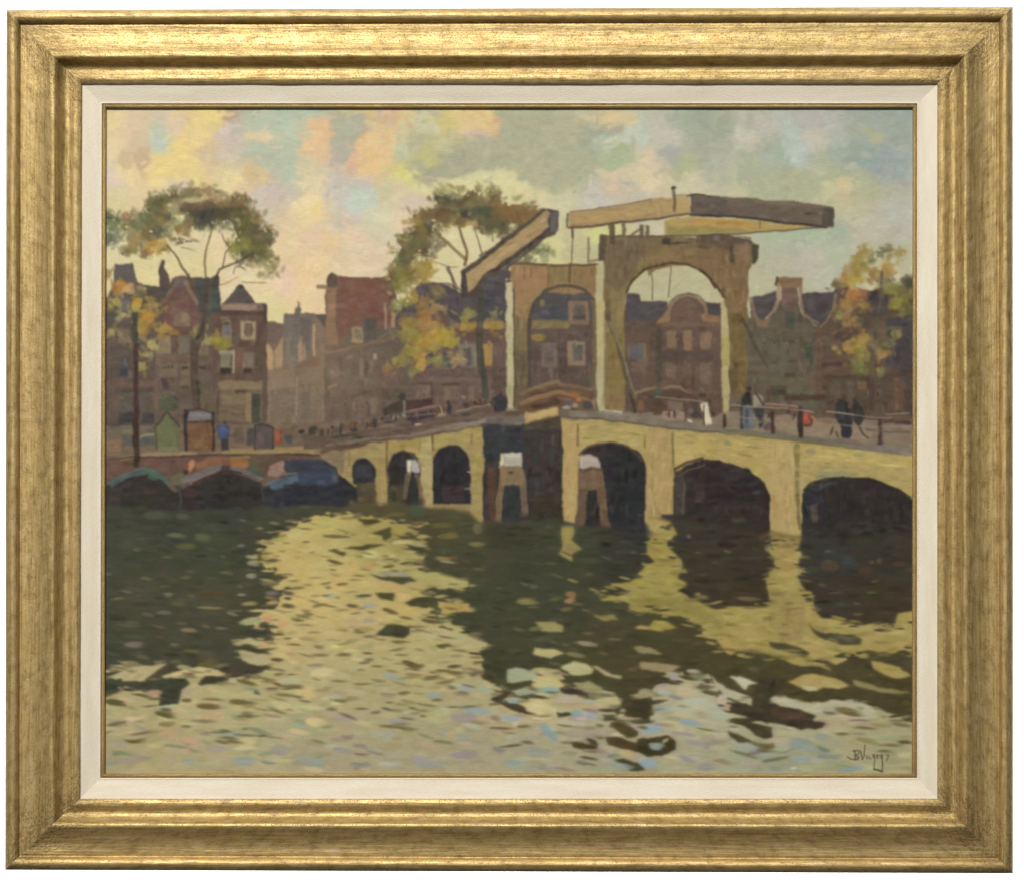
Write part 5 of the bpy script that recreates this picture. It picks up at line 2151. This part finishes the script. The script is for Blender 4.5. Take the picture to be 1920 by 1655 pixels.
def dark_ripples(n, xr=(490, 930), yr=(975, 330), keep=0.):
    """long soft dark touches across the bright reflection"""
    subject('water')
    lum = COL.mean(2)
    k = 0
    while k < n:
        k += 1
        x, y = rng.uniform(*xr), yr[0] + yr[1] * rng.random() ** 1.3
        j, i = int((y - CY0) / Q), int((x - CX0) / Q)
        if LAB[j, i] != CUR or lum[j, i] < 110:
            continue
        mid = np.clip(abs(x - (660 + .1 * (y - 1000))) / 190, 0, 1)
        if rng.random() > .25 + .75 * mid and rng.random() > keep:
            continue
        c = np.array([98, 90, 60]) if rng.random() < .45 + .3 * mid else np.array([134, 122, 78])
        s = .6 + .5 * (y - 970) / 400
        dab(x, y, rng.uniform(9, 26) * s, rng.uniform(2.2, 4.6) * s, rng.normal(3, 6), c + rng.normal(0, 7), bend=rng.uniform(-.5, .5), soft=.9, alpha=.72, dry=.6)

def soften():
    """drag the wet water paint sideways and lose its edge against the piers and boats"""
    wm = (LAB == LABELS.index('water')).astype(np.float32)
    acc = COL.copy(); tot = 1.
    for d in range(1, 6):
        wt = 1 - d / 7
        acc += wt * (np.roll(COL, d, 1) + np.roll(COL, -d, 1)); tot += 2 * wt
    acc /= tot
    k = (.42 * blur(wm, 2))[..., None]
    k[:, :6] = 0; k[:, -6:] = 0
    COL[:] = COL * (1 - k) + acc * k
    e = blur(wm, 22)
    b = np.clip(4 * e * (1 - e) * 1.3, 0, 1)
    sm = np.stack([blur(COL[..., q], 12) for q in range(3)], -1)
    COL[:] = COL * (1 - b[..., None] * .8) + sm * b[..., None] * .8
def grade(keys, mix, tone, sat, gain=(1, 1, 1)):
    """bring some painted subjects closer to one tone"""
    m = np.isin(LAB, [LABELS.index(k) for k in keys if k in LABELS])
    c = COL[m]; g = c.mean(1, keepdims=True)
    c = (g + (c - g) * sat) * np.array(gain, np.float32)
    COL[m] = c * (1 - mix) + np.array(tone, np.float32) * mix

def paint_all():
    paint_sky()
    paint_town()
    grade([k for k in LABELS if k.startswith('house')], .06, (116, 100, 80), .9)
    facade_marks()
    leafy('tree_left', 760, .4); leafy('tree_middle', 760, .28); leafy('tree_right', 450, .08)
    grade(['tree_left', 'tree_middle', 'tree_right'], 0, (0, 0, 0), .76, (1.0, 1.02, .94))
    paint_branches()
    grade(['house_far'], .22, (150, 126, 104), .9)
    m = np.clip(1 - np.hypot((GX - 640) / 110, (GY - 700) / 130), 0, 1) * np.isin(LAB, [LABELS.index('house_red_roof'), LABELS.index('house_far')])
    COL[:] += (m * .35)[..., None] * (np.array([150., 126., 104.], np.float32) - COL)        # the pale street
    paint_quay()
    paint_bridge()
    masonry()
    grade(['bridge_left', 'bridge_right'], 0, (0, 0, 0), .86, (1.01, 1.0, 1.04))
    grade(['beam_near', 'beam_far'], 0, (0, 0, 0), .84, (.98, .97, .99))
    grade(['gate_post_left', 'gate_post_middle', 'gate_post_right'], 0, (0, 0, 0), .76, (.99, .99, 1.03))
    grade(['gate_near', 'gate_far'], .14, (146, 122, 84), .82, (1.05, 1.05, 1.05))
    grade(['quay_barrel', 'person_red', 'boat_red'], 0, (0, 0, 0), .78, (.94, .94, .94))
    paint_water()
    yellow_edges()
    dark_ripples(330)
    dark_ripples(110, (200, 900), (1255, 140), .3)
    dark_ripples(60, (900, 1700), (1290, 130), .6)
    soften()
    m = (LAB == LABELS.index('water'))
    lo = np.clip((GY - 1080) / 260, 0, 1) * m * np.clip((COL.mean(2) - 95) / 40, 0, 1)      # cooler, paler paint towards the bottom
    g = COL.mean(2, keepdims=True)
    COL[:] += lo[..., None] * ((g - COL) * .15 + np.array([5., 6., 7.], np.float32))
    dk = m * np.clip((100 - g[..., 0]) / 40, 0, 1)
    COL[:] += dk[..., None] * (np.array([3., 3., 1.], np.float32) + np.clip((1280 - GX) / 200, 0, 1)[..., None] * np.array([0., 4., 2.], np.float32))
    COL[:] = COL.mean(2, keepdims=True) + (COL - COL.mean(2, keepdims=True)) * .95
    t = np.clip(1 - COL.mean(2, keepdims=True) / 105, 0, 1)          # deepen the darks a little
    COL[:] *= (1 - .12 * t)
    COL[:] *= np.array([.97, .958, .93], np.float32)
    for k in range(3):
        COL[..., k] = blur(COL[..., k], 1)
    draw('D4', SIGNATURE)
# ---------------------------------------------------------------- helpers for the built objects
def world_pt(px, py, h):
    """the point that stands h metres in front of the canvas plane and is seen at pixel px, py of the photograph"""
    f = (D - h) / D
    return ((px - 960) * S * f, -h, ZC + (827.5 - py) * S * f)

def grid_mesh(name, P, UV, mat, parent, smooth=True):
    """P: array (rows, cols, 3); UV: array (rows, cols, 2)"""
    n, m = P.shape[:2]
    me = bpy.data.meshes.new(name)
    me.vertices.add(n * m)
    me.vertices.foreach_set('co', P.reshape(-1).astype(np.float32))
    idx = np.arange(n * m).reshape(n, m)
    q = np.stack([idx[:-1, :-1], idx[:-1, 1:], idx[1:, 1:], idx[1:, :-1]], -1).reshape(-1, 4)
    me.loops.add(q.size); me.polygons.add(len(q))
    me.loops.foreach_set('vertex_index', q.reshape(-1).astype(np.int32))
    me.polygons.foreach_set('loop_start', np.arange(0, q.size, 4, dtype=np.int32))
    me.polygons.foreach_set('use_smooth', np.full(len(q), smooth))
    uv = me.uv_layers.new(name='UVMap')
    uv.data.foreach_set('uv', UV.reshape(-1, 2)[q.reshape(-1)].reshape(-1).astype(np.float32))
    me.update(); me.validate()
    me.materials.append(mat)
    o = bpy.data.objects.new(name, me)
    coll.objects.link(o)
    if parent:
        o.parent = parent
    return o

class Nodes:
    def __init__(self, name):
        self.m = bpy.data.materials.new(name); self.m.use_nodes = True
        self.t = self.m.node_tree; self.t.nodes.clear()
        self.out = self.t.nodes.new('ShaderNodeOutputMaterial')
        self.b = self.t.nodes.new('ShaderNodeBsdfPrincipled')
        self.t.links.new(self.b.outputs[0], self.out.inputs[0])
    def n(self, kind, **k):
        x = self.t.nodes.new('ShaderNode' + kind)
        for a, v in k.items():
            if a.startswith('i_'):
                x.inputs[a[2:].replace('_', ' ')].default_value = v
            else:
                setattr(x, a, v)
        return x
    def l(self, a, b):
        self.t.links.new(a, b)
    def ramp(self, src, stops):
        r = self.n('ValToRGB')
        e = r.color_ramp.elements
        while len(e) < len(stops):
            e.new(.5)
        for x, (p, c) in zip(e, stops):
            x.position = p; x.color = c if len(c) == 4 else (*c, 1)
        self.l(src, r.inputs[0])
        return r.outputs[0]
    def noise(self, vec, scale, detail=4, rough=.55, stretch=(1, 1, 1)):
        mp = self.n('Mapping'); mp.inputs['Scale'].default_value = stretch
        self.l(vec, mp.inputs[0])
        x = self.n('TexNoise'); x.inputs['Scale'].default_value = scale
        x.inputs['Detail'].default_value = detail; x.inputs['Roughness'].default_value = rough
        self.l(mp.outputs[0], x.inputs['Vector'])
        return x.outputs['Fac']
    def mix(self, fac, a, b, mode='MIX'):
        x = self.n('Mix', data_type='RGBA', blend_type=mode)
        for s, v in ((x.inputs[0], fac), (x.inputs[6], a), (x.inputs[7], b)):
            if isinstance(v, (int, float)):
                s.default_value = v
            elif isinstance(v, tuple):
                s.default_value = v if len(v) == 4 else (*v, 1)
            else:
                self.l(v, s)
        return x.outputs[2]
    def math(self, op, a, b=0.):
        x = self.n('Math', operation=op)
        for s, v in ((x.inputs[0], a), (x.inputs[1], b)):
            if isinstance(v, (int, float)):
                s.default_value = v
            else:
                self.l(v, s)
        return x.outputs[0]
    def bump(self, h, strength, dist, normal=None):
        x = self.n('Bump'); x.inputs['Strength'].default_value = strength; x.inputs['Distance'].default_value = dist
        self.l(h, x.inputs['Height'])
        if normal:
            self.l(normal, x.inputs['Normal'])
        return x.outputs[0]

def gold_material():
    k = Nodes('worn_gold_leaf')
    uv = k.n('TexCoord').outputs['UV']          # u metres along the rail, v metres across the moulding
    corner = k.n('Attribute', attribute_name='corner').outputs['Fac']
    streak = k.noise(uv, 330, 4, .62, (.045, 1, 1))          # fine lines along the rail
    band = k.noise(uv, 110, 4, .6, (.05, 1, 1))              # broader bands along the rail
    cloud = k.noise(uv, 16, 4, .6, (1, 1.8, 1))
    leafjoin = k.noise(uv, 60, 3, .5, (1, .05, 1))           # faint laps between the leaves of gold, across the rail
    rub = k.noise(uv, 150, 6, .68, (.28, 1, 1))
    blotch = k.noise(uv, 260, 5, .7, (.8, 1, 1))
    speck = k.noise(uv, 520, 3, .6, (.8, 1, 1))
    gold = k.ramp(streak, [(.28, (.28, .175, .06)), (.48, (.50, .355, .135)), (.70, (.67, .51, .24))])
    gold = k.mix(k.math('MULTIPLY', k.ramp(band, [(.38, (0, 0, 0)), (.66, (1, 1, 1))]), .5), gold, (.54, .40, .185))
    gold = k.mix(k.math('MULTIPLY', k.ramp(cloud, [(.40, (0, 0, 0)), (.68, (1, 1, 1))]), .35), gold, (.46, .335, .12))
    gold = k.mix(k.math('MULTIPLY', k.ramp(leafjoin, [(.58, (0, 0, 0)), (.68, (1, 1, 1))]), .25), gold, (.66, .53, .30))
    # reddish bole rubbed through, in streaks along the rail
    wear = k.ramp(rub, [(.52, (0, 0, 0)), (.66, (1, 1, 1))])
    col = k.mix(k.math('MULTIPLY', wear, .6), gold, (.33, .20, .10))
    # pale dry patina
    dust = k.ramp(k.noise(uv, 120, 5, .68, (.25, 1, 1)), [(.53, (0, 0, 0)), (.70, (1, 1, 1))])
    col = k.mix(k.math('MULTIPLY', dust, .5), col, (.52, .40, .25))
    # dark chips, more of them at the mitred corners
    chip = k.ramp(k.math('ADD', speck, k.math('MULTIPLY', corner, .10)), [(.57, (0, 0, 0)), (.67, (1, 1, 1))])
    col = k.mix(k.math('MULTIPLY', chip, .6), col, (.15, .09, .035))
    cdirt = k.ramp(k.math('ADD', k.math('MULTIPLY', corner, .42), k.math('SUBTRACT', blotch, .5)), [(.32, (0, 0, 0)), (.52, (1, 1, 1))])
    col = k.mix(k.math('MULTIPLY', cdirt, .42), col, (.22, .16, .06))
    mott = k.ramp(k.noise(uv, 95, 5, .7, (.7, 1, 1)), [(.34, (.66, .62, .55)), (.50, (1, 1, 1)), (.68, (1.16, 1.16, 1.14))])
    col = k.mix(.85, col, mott, 'MULTIPLY')
    k.l(col, k.b.inputs['Base Color'])
    met = k.math('SUBTRACT', .72, k.math('ADD', k.math('MULTIPLY', wear, .25), k.math('MULTIPLY', dust, .25)))
    k.l(met, k.b.inputs['Metallic'])
    k.l(k.math('ADD', .38, k.math('MULTIPLY', rub, .30)), k.b.inputs['Roughness'])
    k.b.inputs['Specular IOR Level'].default_value = .35
    h = k.math('ADD', k.math('MULTIPLY', streak, .9), k.math('ADD', k.math('MULTIPLY', blotch, .5), k.math('MULTIPLY', chip, -.3)))
    h = k.math('ADD', h, k.math('MULTIPLY', k.math('MULTIPLY', corner, blotch), 2.2))
    k.l(k.bump(h, .55, .0011), k.b.inputs['Normal'])
    return k.m

def linen_material():
    k = Nodes('painted_linen_liner')
    uv = k.n('TexCoord').outputs['UV']
    c = k.ramp(k.noise(uv, 22, 5, .6, (.5, 1, 1)), [(.3, (.67, .59, .445)), (.55, (.73, .655, .515)), (.75, (.77, .70, .575))])
    c = k.mix(k.ramp(k.noise(uv, 7, 3, .5, (1, 3, 1)), [(.45, (0, 0, 0)), (.8, (.35, .35, .35))]), c, (.68, .59, .44))
    k.l(c, k.b.inputs['Base Color'])
    k.b.inputs['Roughness'].default_value = .72
    k.b.inputs['Specular IOR Level'].default_value = .25
    a = k.noise(uv, 700, 2, .5, (.25, 1, 1)); b = k.noise(uv, 700, 2, .5, (1, .25, 1))
    k.l(k.bump(k.math('ADD', a, b), .6, .0007), k.b.inputs['Normal'])
    return k.m

def paint_material():
    k = Nodes('oil_paint')
    at = k.n('Attribute', attribute_name='paint_colour')
    obj = k.n('TexCoord').outputs['Object']
    # threads of the canvas
    hx = k.noise(obj, 1250, 2, .5, (.10, 1, 1)); hz = k.noise(obj, 1250, 2, .5, (1, 1, .10))
    thr = k.math('ADD', k.math('MULTIPLY', hx, .9), k.math('MULTIPLY', hz, .5))
    tone = k.ramp(thr, [(.45, (.91, .91, .91)), (.95, (1.06, 1.06, 1.06))])
    c = k.mix(1.0, at.outputs['Color'], tone, 'MULTIPLY')
    k.l(c, k.b.inputs['Base Color'])
    k.b.inputs['Roughness'].default_value = .55
    k.b.inputs['Specular IOR Level'].default_value = .06
    k.l(k.bump(thr, .25, .0004), k.b.inputs['Normal'])
    return k.m

def plain_material(name, col, rough=.8):
    k = Nodes(name)
    g = k.n('TexCoord').outputs['Object']
    v = k.noise(g, 14, 4, .6)
    k.l(k.mix(v, tuple(x * .97 for x in col), tuple(min(1, x * 1.02) for x in col)), k.b.inputs['Base Color'])
    k.b.inputs['Roughness'].default_value = rough
    return k.m

# ---------------------------------------------------------------- white backdrop behind the picture
def build_backdrop():
    xs = np.linspace(-4, 4, 33)
    # one seamless paper: a strip of floor behind the picture, a swept curve and the upright part
    prof = [(1.3, 0.), (1.6, 0.)] + [(1.6 + 1.2 * math.sin(a), 1.2 - 1.2 * math.cos(a)) for a in np.linspace(.1, math.pi / 2, 12)] + [(2.8, 2.2), (2.8, 4.5)]
    P = np.array([[(x, y, z) for x in xs] for y, z in prof])
    UV = P[..., :2]
    o = grid_mesh('backdrop', P, UV, plain_material('white_paper', (.93, .93, .92)), None)
    o['kind'] = 'structure'
    o['label'] = 'plain white seamless studio backdrop behind the framed painting'

# ---------------------------------------------------------------- frame, liner and gilt slip
OUT = [(11.5, 18.5), (1899.5, 12.5), (1899.5, 1636.5), (9.5, 1630)]          # outer edge: top left, top right, bottom right, bottom left
INN = [(153.5, 157.5), (1757.5, 157.5), (1757.5, 1496.5), (150, 1496.5)]      # inner edge of the gold frame
LIN = [(191.5, 195), (1719.5, 195), (1719.5, 1457.5), (188.5, 1457.5)]        # inner edge of the liner
SLI = [(199.5, 203), (1711.0, 203), (1709.5, 1449), (197.5, 1449)]            # sight edge of the slip

def catmull(pts, n):
    pts = [np.array(p, float) for p in pts]
    out = []
    for i in range(len(pts) - 1):
        a, b, c, d = pts[max(i - 1, 0)], pts[i], pts[i + 1], pts[min(i + 2, len(pts) - 1)]
        for t in np.linspace(0, 1, n, endpoint=False):
            out.append(.5 * ((2 * b) + (c - a) * t + (2 * a - 5 * b + 4 * c - d) * t * t + (3 * b - a - 3 * c + d) * t ** 3))
    out.append(pts[-1])
    return np.array(out)

# moulding profile: fraction of the rail's width from the outside, height in mm above the canvas
FRAME_PROFILE = [(.006, -22), (.0, -12), (.0, 6), (.003, 13.5), (.013, 18), (.03, 20.0), (.06, 21.8), (.095, 22.6), (.135, 21.6), (.165, 19.2), (.180, 16.4), (.193, 14.9), (.207, 14.8), (.22, 15.2),
                 (.25, 15.3), (.32, 15.3), (.39, 16.2), (.45, 18.0), (.51, 20.4), (.555, 22.8), (.59, 24.4), (.62, 25.0), (.65, 24.2), (.68, 21.4),
                 (.71, 17.4), (.75, 13.6), (.79, 11.8), (.83, 11.8), (.865, 13.2), (.90, 14.6), (.94, 14.7), (.97, 13.8), (.99, 12.8), (1.0, 11.4), (1.001, 7.5)]
LINER_PROFILE = [(-.01, 6), (-.005, 9.6), (.04, 9.7), (.5, 7.2), (.88, 5.1), (.94, 5.1), (.985, 4.8), (1.0, 4.0), (1.0, 2.0)]
SLIP_PROFILE = [(-.02, 1.5), (.0, 3.0), (.10, 3.2), (.30, 4.6), (.55, 5.0), (.80, 4.2), (.97, 2.2), (1.0, .4), (1.0, -.6)]

def build_rails(name, outer, inner, profile, mat, parent, nseg, along, rough, labels=None, side_mat=None):
    prof = catmull(profile, nseg)
    arc = np.concatenate([[0], np.cumsum(np.hypot(np.diff(prof[:, 0]) * .085, np.diff(prof[:, 1]) * .001))])
    r = np.random.default_rng(hash(name) % 997 if False else len(name) * 7)
    for side in range(4):
        o0, o1 = np.array(outer[side]), np.array(outer[(side + 1) % 4])
        i0, i1 = np.array(inner[side]), np.array(inner[(side + 1) % 4])
        t = np.linspace(0, 1, along)
        tt = np.concatenate([[0, .0015], t[1:-1], [.9985, 1]])
        m = len(tt)
        # slow unevenness of the hand-made moulding
        kx = np.linspace(0, 1, 26); wav = [np.interp(tt, kx, r.normal(0, 1, 26)) for _ in range(6)]
        kf = np.linspace(0, 1, 160); fin = [np.interp(tt, kf, r.normal(0, 1, 160)) for _ in range(6)]
        P = np.zeros((len(prof), m, 3)); UV = np.zeros((len(prof), m, 2))
        length = np.hypot(*(o1 - o0)) * S
        for j, (d, h) in enumerate(prof):
            a = o0 + (i0 - o0) * d; b = o1 + (i1 - o1) * d
            q = d * 5; q0 = int(np.clip(q, 0, 4)); f = q - q0
            w = (wav[q0] * (1 - f) + wav[q0 + 1] * f) * rough + (fin[q0] * (1 - f) + fin[q0 + 1] * f) * rough * .35
            w = w * np.clip(np.minimum(tt, 1 - tt) * 60, 0, 1)
            for c in range(m):
                p = a + (b - a) * tt[c]
                hh = (h + (w[c] if 0 < j < len(prof) - 1 else 0)) * .001
                P[j, c] = world_pt(p[0], p[1], hh)
                UV[j, c] = (side * 2.37 + tt[c] * length, arc[j] + side * .31)
        ob = grid_mesh(name, P, UV, mat, parent)
        near = np.minimum(tt, 1 - tt) * length
        ca = ob.data.attributes.new('corner', 'FLOAT', 'POINT')
        ca.data.foreach_set('value', np.tile(np.exp(-(near / .045) ** 2), len(prof)).astype(np.float32))
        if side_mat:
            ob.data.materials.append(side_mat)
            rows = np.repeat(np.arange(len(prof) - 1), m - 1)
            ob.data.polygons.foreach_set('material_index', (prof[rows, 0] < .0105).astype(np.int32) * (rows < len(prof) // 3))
        if labels:
            ob['label'] = labels[side]

def srgb_to_linear(c):
    c = np.clip(c / 255., 0, 1)
    return np.where(c <= .04045, c / 12.92, ((c + .055) / 1.055) ** 2.4)

# name and description of each painted subject, a piece of the paint layer
SUBJECTS = {
    'sky': ('painted_sky', 'painted sky of peach, yellow and blue-grey cloud patches'),
    'house_right': ('painted_house', 'painted dark brown houses behind the autumn tree at the right'),
    'house_grey': ('painted_house', 'painted grey house with curved neck gable'),
    'house_bell_gable': ('painted_house', 'painted red brick house with round bell gable seen through the gate'),
    'house_dark_roof': ('painted_house', 'painted brick house row under a dark slate roof'),
    'house_red_roof': ('painted_house', 'painted house with tall red-brown roof beside the street'),
    'house_far': ('painted_house', 'painted pale gabled houses far down the street'),
    'house_hipped_roof': ('painted_house', 'painted narrow brick house with pointed roof and white cornice'),
    'house_gabled': ('painted_house', 'painted gabled houses at the left edge'),
    'tree_left': ('painted_tree', 'painted spreading tree over the left gables'),
    'tree_middle': ('painted_tree', 'painted tree with golden leaves behind the drawbridge'),
    'tree_trunk': ('painted_tree_trunk', 'painted dark slender trunk beside the far gate'),
    'tree_right': ('painted_tree', 'painted orange and yellow autumn tree at the right'),
    'quay': ('painted_quay', 'painted brown quay with pale kerb'),
    'hut': ('painted_hut', 'painted small green gabled hut on the quay'),
    'kiosk': ('painted_kiosk', 'painted brown kiosk with grey roof on the quay'),
    'quay_person': ('painted_person', 'painted person in blue on the quay'),
    'quay_bin': ('painted_crate', 'painted dark crate on the quay'),
    'quay_barrel': ('painted_barrel', 'painted small red barrel on the quay'),
    'lamp_post': ('painted_lamp_post', 'painted tall thin dark post on the quay'),
    'boat_green': ('painted_boat', 'painted dark boat with green gunwale'),
    'boat_red': ('painted_boat', 'painted dark boat with orange-red deck cover'),
    'boat_blue': ('painted_boat', 'painted dark blue covered boat'),
    'bridge_left': ('painted_bridge', 'painted ochre bridge with three small arches'),
    'bridge_gap': ('painted_passage', 'painted dark passage below the drawbridge'),
    'bridge_right': ('painted_bridge', 'painted ochre bridge with three large arches'),
    'mooring_post_small': ('painted_mooring_post', 'painted small white-capped mooring post before the left arches'),
    'mooring_post_middle': ('painted_mooring_post', 'painted white-capped mooring post in the dark passage'),
    'mooring_post_right': ('painted_mooring_post', 'painted grey-capped mooring post before the right arch'),
    'bridge_deck': ('painted_bridge_deck', 'painted grey road across the bridge'),
    'gate_far': ('painted_gate', 'painted far brown arched drawbridge gate'),
    'gate_near': ('painted_gate', 'painted near brown arched drawbridge gate'),
    'gate_post_left': ('painted_gate_post', 'painted pale post at the left of the far gate'),
    'gate_post_middle': ('painted_gate_post', 'painted pale yellow post between the two gates'),
    'gate_post_right': ('painted_gate_post', 'painted pale yellow post inside the right of the near gate'),
    'beam_far': ('painted_beam', 'painted sloping balance beam of the far gate'),
    'beam_near': ('painted_beam', 'painted long balance beam of the near gate'),
    'bridge_ramp': ('painted_ramp', 'painted wooden ramp and boards under the far gate'),
    'railing_left': ('painted_railing', 'painted railing and carts on the rising left road'),
    'railing_middle': ('painted_railing', 'painted railing and boards under the near gate'),
    'railing_right': ('painted_railing', 'painted railing with dark posts at the right of the bridge'),
    'person_white': ('painted_person', 'painted person in white on the bridge'),
    'person_dark': ('painted_person', 'painted couple in dark coat and pale shirt on the bridge'),
    'person_red': ('painted_person', 'painted child in red on the bridge'),
    'person_pair': ('painted_person', 'painted dark walking couple on the bridge'),
    'water': ('painted_water', 'painted rippling canal water with yellow reflections'),
    'signature': ('signature', 'painted dark signature in the lower right corner'),
}

def build_canvas(parent):
    pm = paint_material()
    # stretched canvas: the cloth behind the paint, a shallow box
    me = bpy.data.meshes.new('canvas')
    bm = bmesh.new()
    a = [world_pt(CX0 - 4, CY0 - 4, -.0012), world_pt(CX1 + 4, CY0 - 4, -.0012), world_pt(CX1 + 4, CY1 + 4, -.0012), world_pt(CX0 - 4, CY1 + 4, -.0012)]
    f = [bm.verts.new(p) for p in a]
    b = [bm.verts.new((p[0], p[1] + .018, p[2])) for p in a]
    bm.faces.new(f[::-1]); bm.faces.new(b)
    for i in range(4):
        bm.faces.new((f[i], f[(i + 1) % 4], b[(i + 1) % 4], b[i]))
    bmesh.ops.recalc_face_normals(bm, faces=bm.faces)
    bm.to_mesh(me); bm.free()
    me.materials.append(plain_material('raw_canvas', (.42, .36, .26)))
    canvas = bpy.data.objects.new('canvas', me)
    coll.objects.link(canvas); canvas.parent = parent
    canvas['label'] = 'oil painting of a canal with an ochre drawbridge'
    # the paint layer
    relief = HGT + .12 * MOT
    gx = np.arange(GW + 1) * Q + CX0; gy = np.arange(GH + 1) * Q + CY0
    def to_corners(A):
        p = np.pad(A, ((1, 1), (1, 1)) + ((0, 0),) * (A.ndim - 2), mode='edge')
        return (p[:-1, :-1] + p[1:, :-1] + p[:-1, 1:] + p[1:, 1:]) / 4
    hc = to_corners(blur(relief, 1)) * .00030
    cc = srgb_to_linear(to_corners(COL))
    px, py = np.meshgrid(gx, gy)
    f = (D - hc) / D
    co = np.stack([(px - 960) * S * f, -hc, ZC + (827.5 - py) * S * f], -1).reshape(-1, 3).astype(np.float32)
    cl = np.concatenate([cc.reshape(-1, 3), np.ones(((GH + 1) * (GW + 1), 1))], 1).astype(np.float32)
    idx = np.arange((GH + 1) * (GW + 1)).reshape(GH + 1, GW + 1)
    quads = np.stack([idx[:-1, :-1], idx[1:, :-1], idx[1:, 1:], idx[:-1, 1:]], -1).reshape(-1, 4)
    lab = LAB.reshape(-1)
    for k, key in enumerate(LABELS):
        q = quads[lab == k]
        if not len(q):
            continue
        name, text = SUBJECTS.get(key, ('painted_water', 'painted ground tone'))
        used, inv = np.unique(q.reshape(-1), return_inverse=True)
        me = bpy.data.meshes.new(name)
        me.vertices.add(len(used)); me.vertices.foreach_set('co', co[used].reshape(-1))
        me.loops.add(q.size); me.polygons.add(len(q))
        me.loops.foreach_set('vertex_index', inv.reshape(-1).astype(np.int32))
        me.polygons.foreach_set('loop_start', np.arange(0, q.size, 4, dtype=np.int32))
        me.polygons.foreach_set('use_smooth', np.ones(len(q), bool))
        ca = me.attributes.new('paint_colour', 'FLOAT_COLOR', 'POINT')
        ca.data.foreach_set('color', cl[used].reshape(-1))
        me.update()
        me.materials.append(pm)
        o = bpy.data.objects.new(name, me)
        coll.objects.link(o); o.parent = canvas
        o['label'] = text

build_backdrop()
painting = bpy.data.objects.new('framed_painting', None)
coll.objects.link(painting)
painting['label'] = 'oil painting of an ochre drawbridge over a canal in a wide worn gilt frame'
painting['category'] = 'painting'
gold = gold_material()
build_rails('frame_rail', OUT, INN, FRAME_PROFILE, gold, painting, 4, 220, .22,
            ['top rail of the worn gilt frame', 'right rail of the worn gilt frame', 'bottom rail of the worn gilt frame', 'left rail of the worn gilt frame'], plain_material('shaded_umber_frame_side', (.17, .125, .07), .7))  # brown frame side, its colour darkened to stand in for edge shade
build_rails('liner_strip', INN, LIN, LINER_PROFILE, linen_material(), painting, 3, 120, .05)
build_rails('gilt_slip', LIN, SLI, SLIP_PROFILE, gold, painting, 3, 120, .06)
paint_all()
build_canvas(painting)
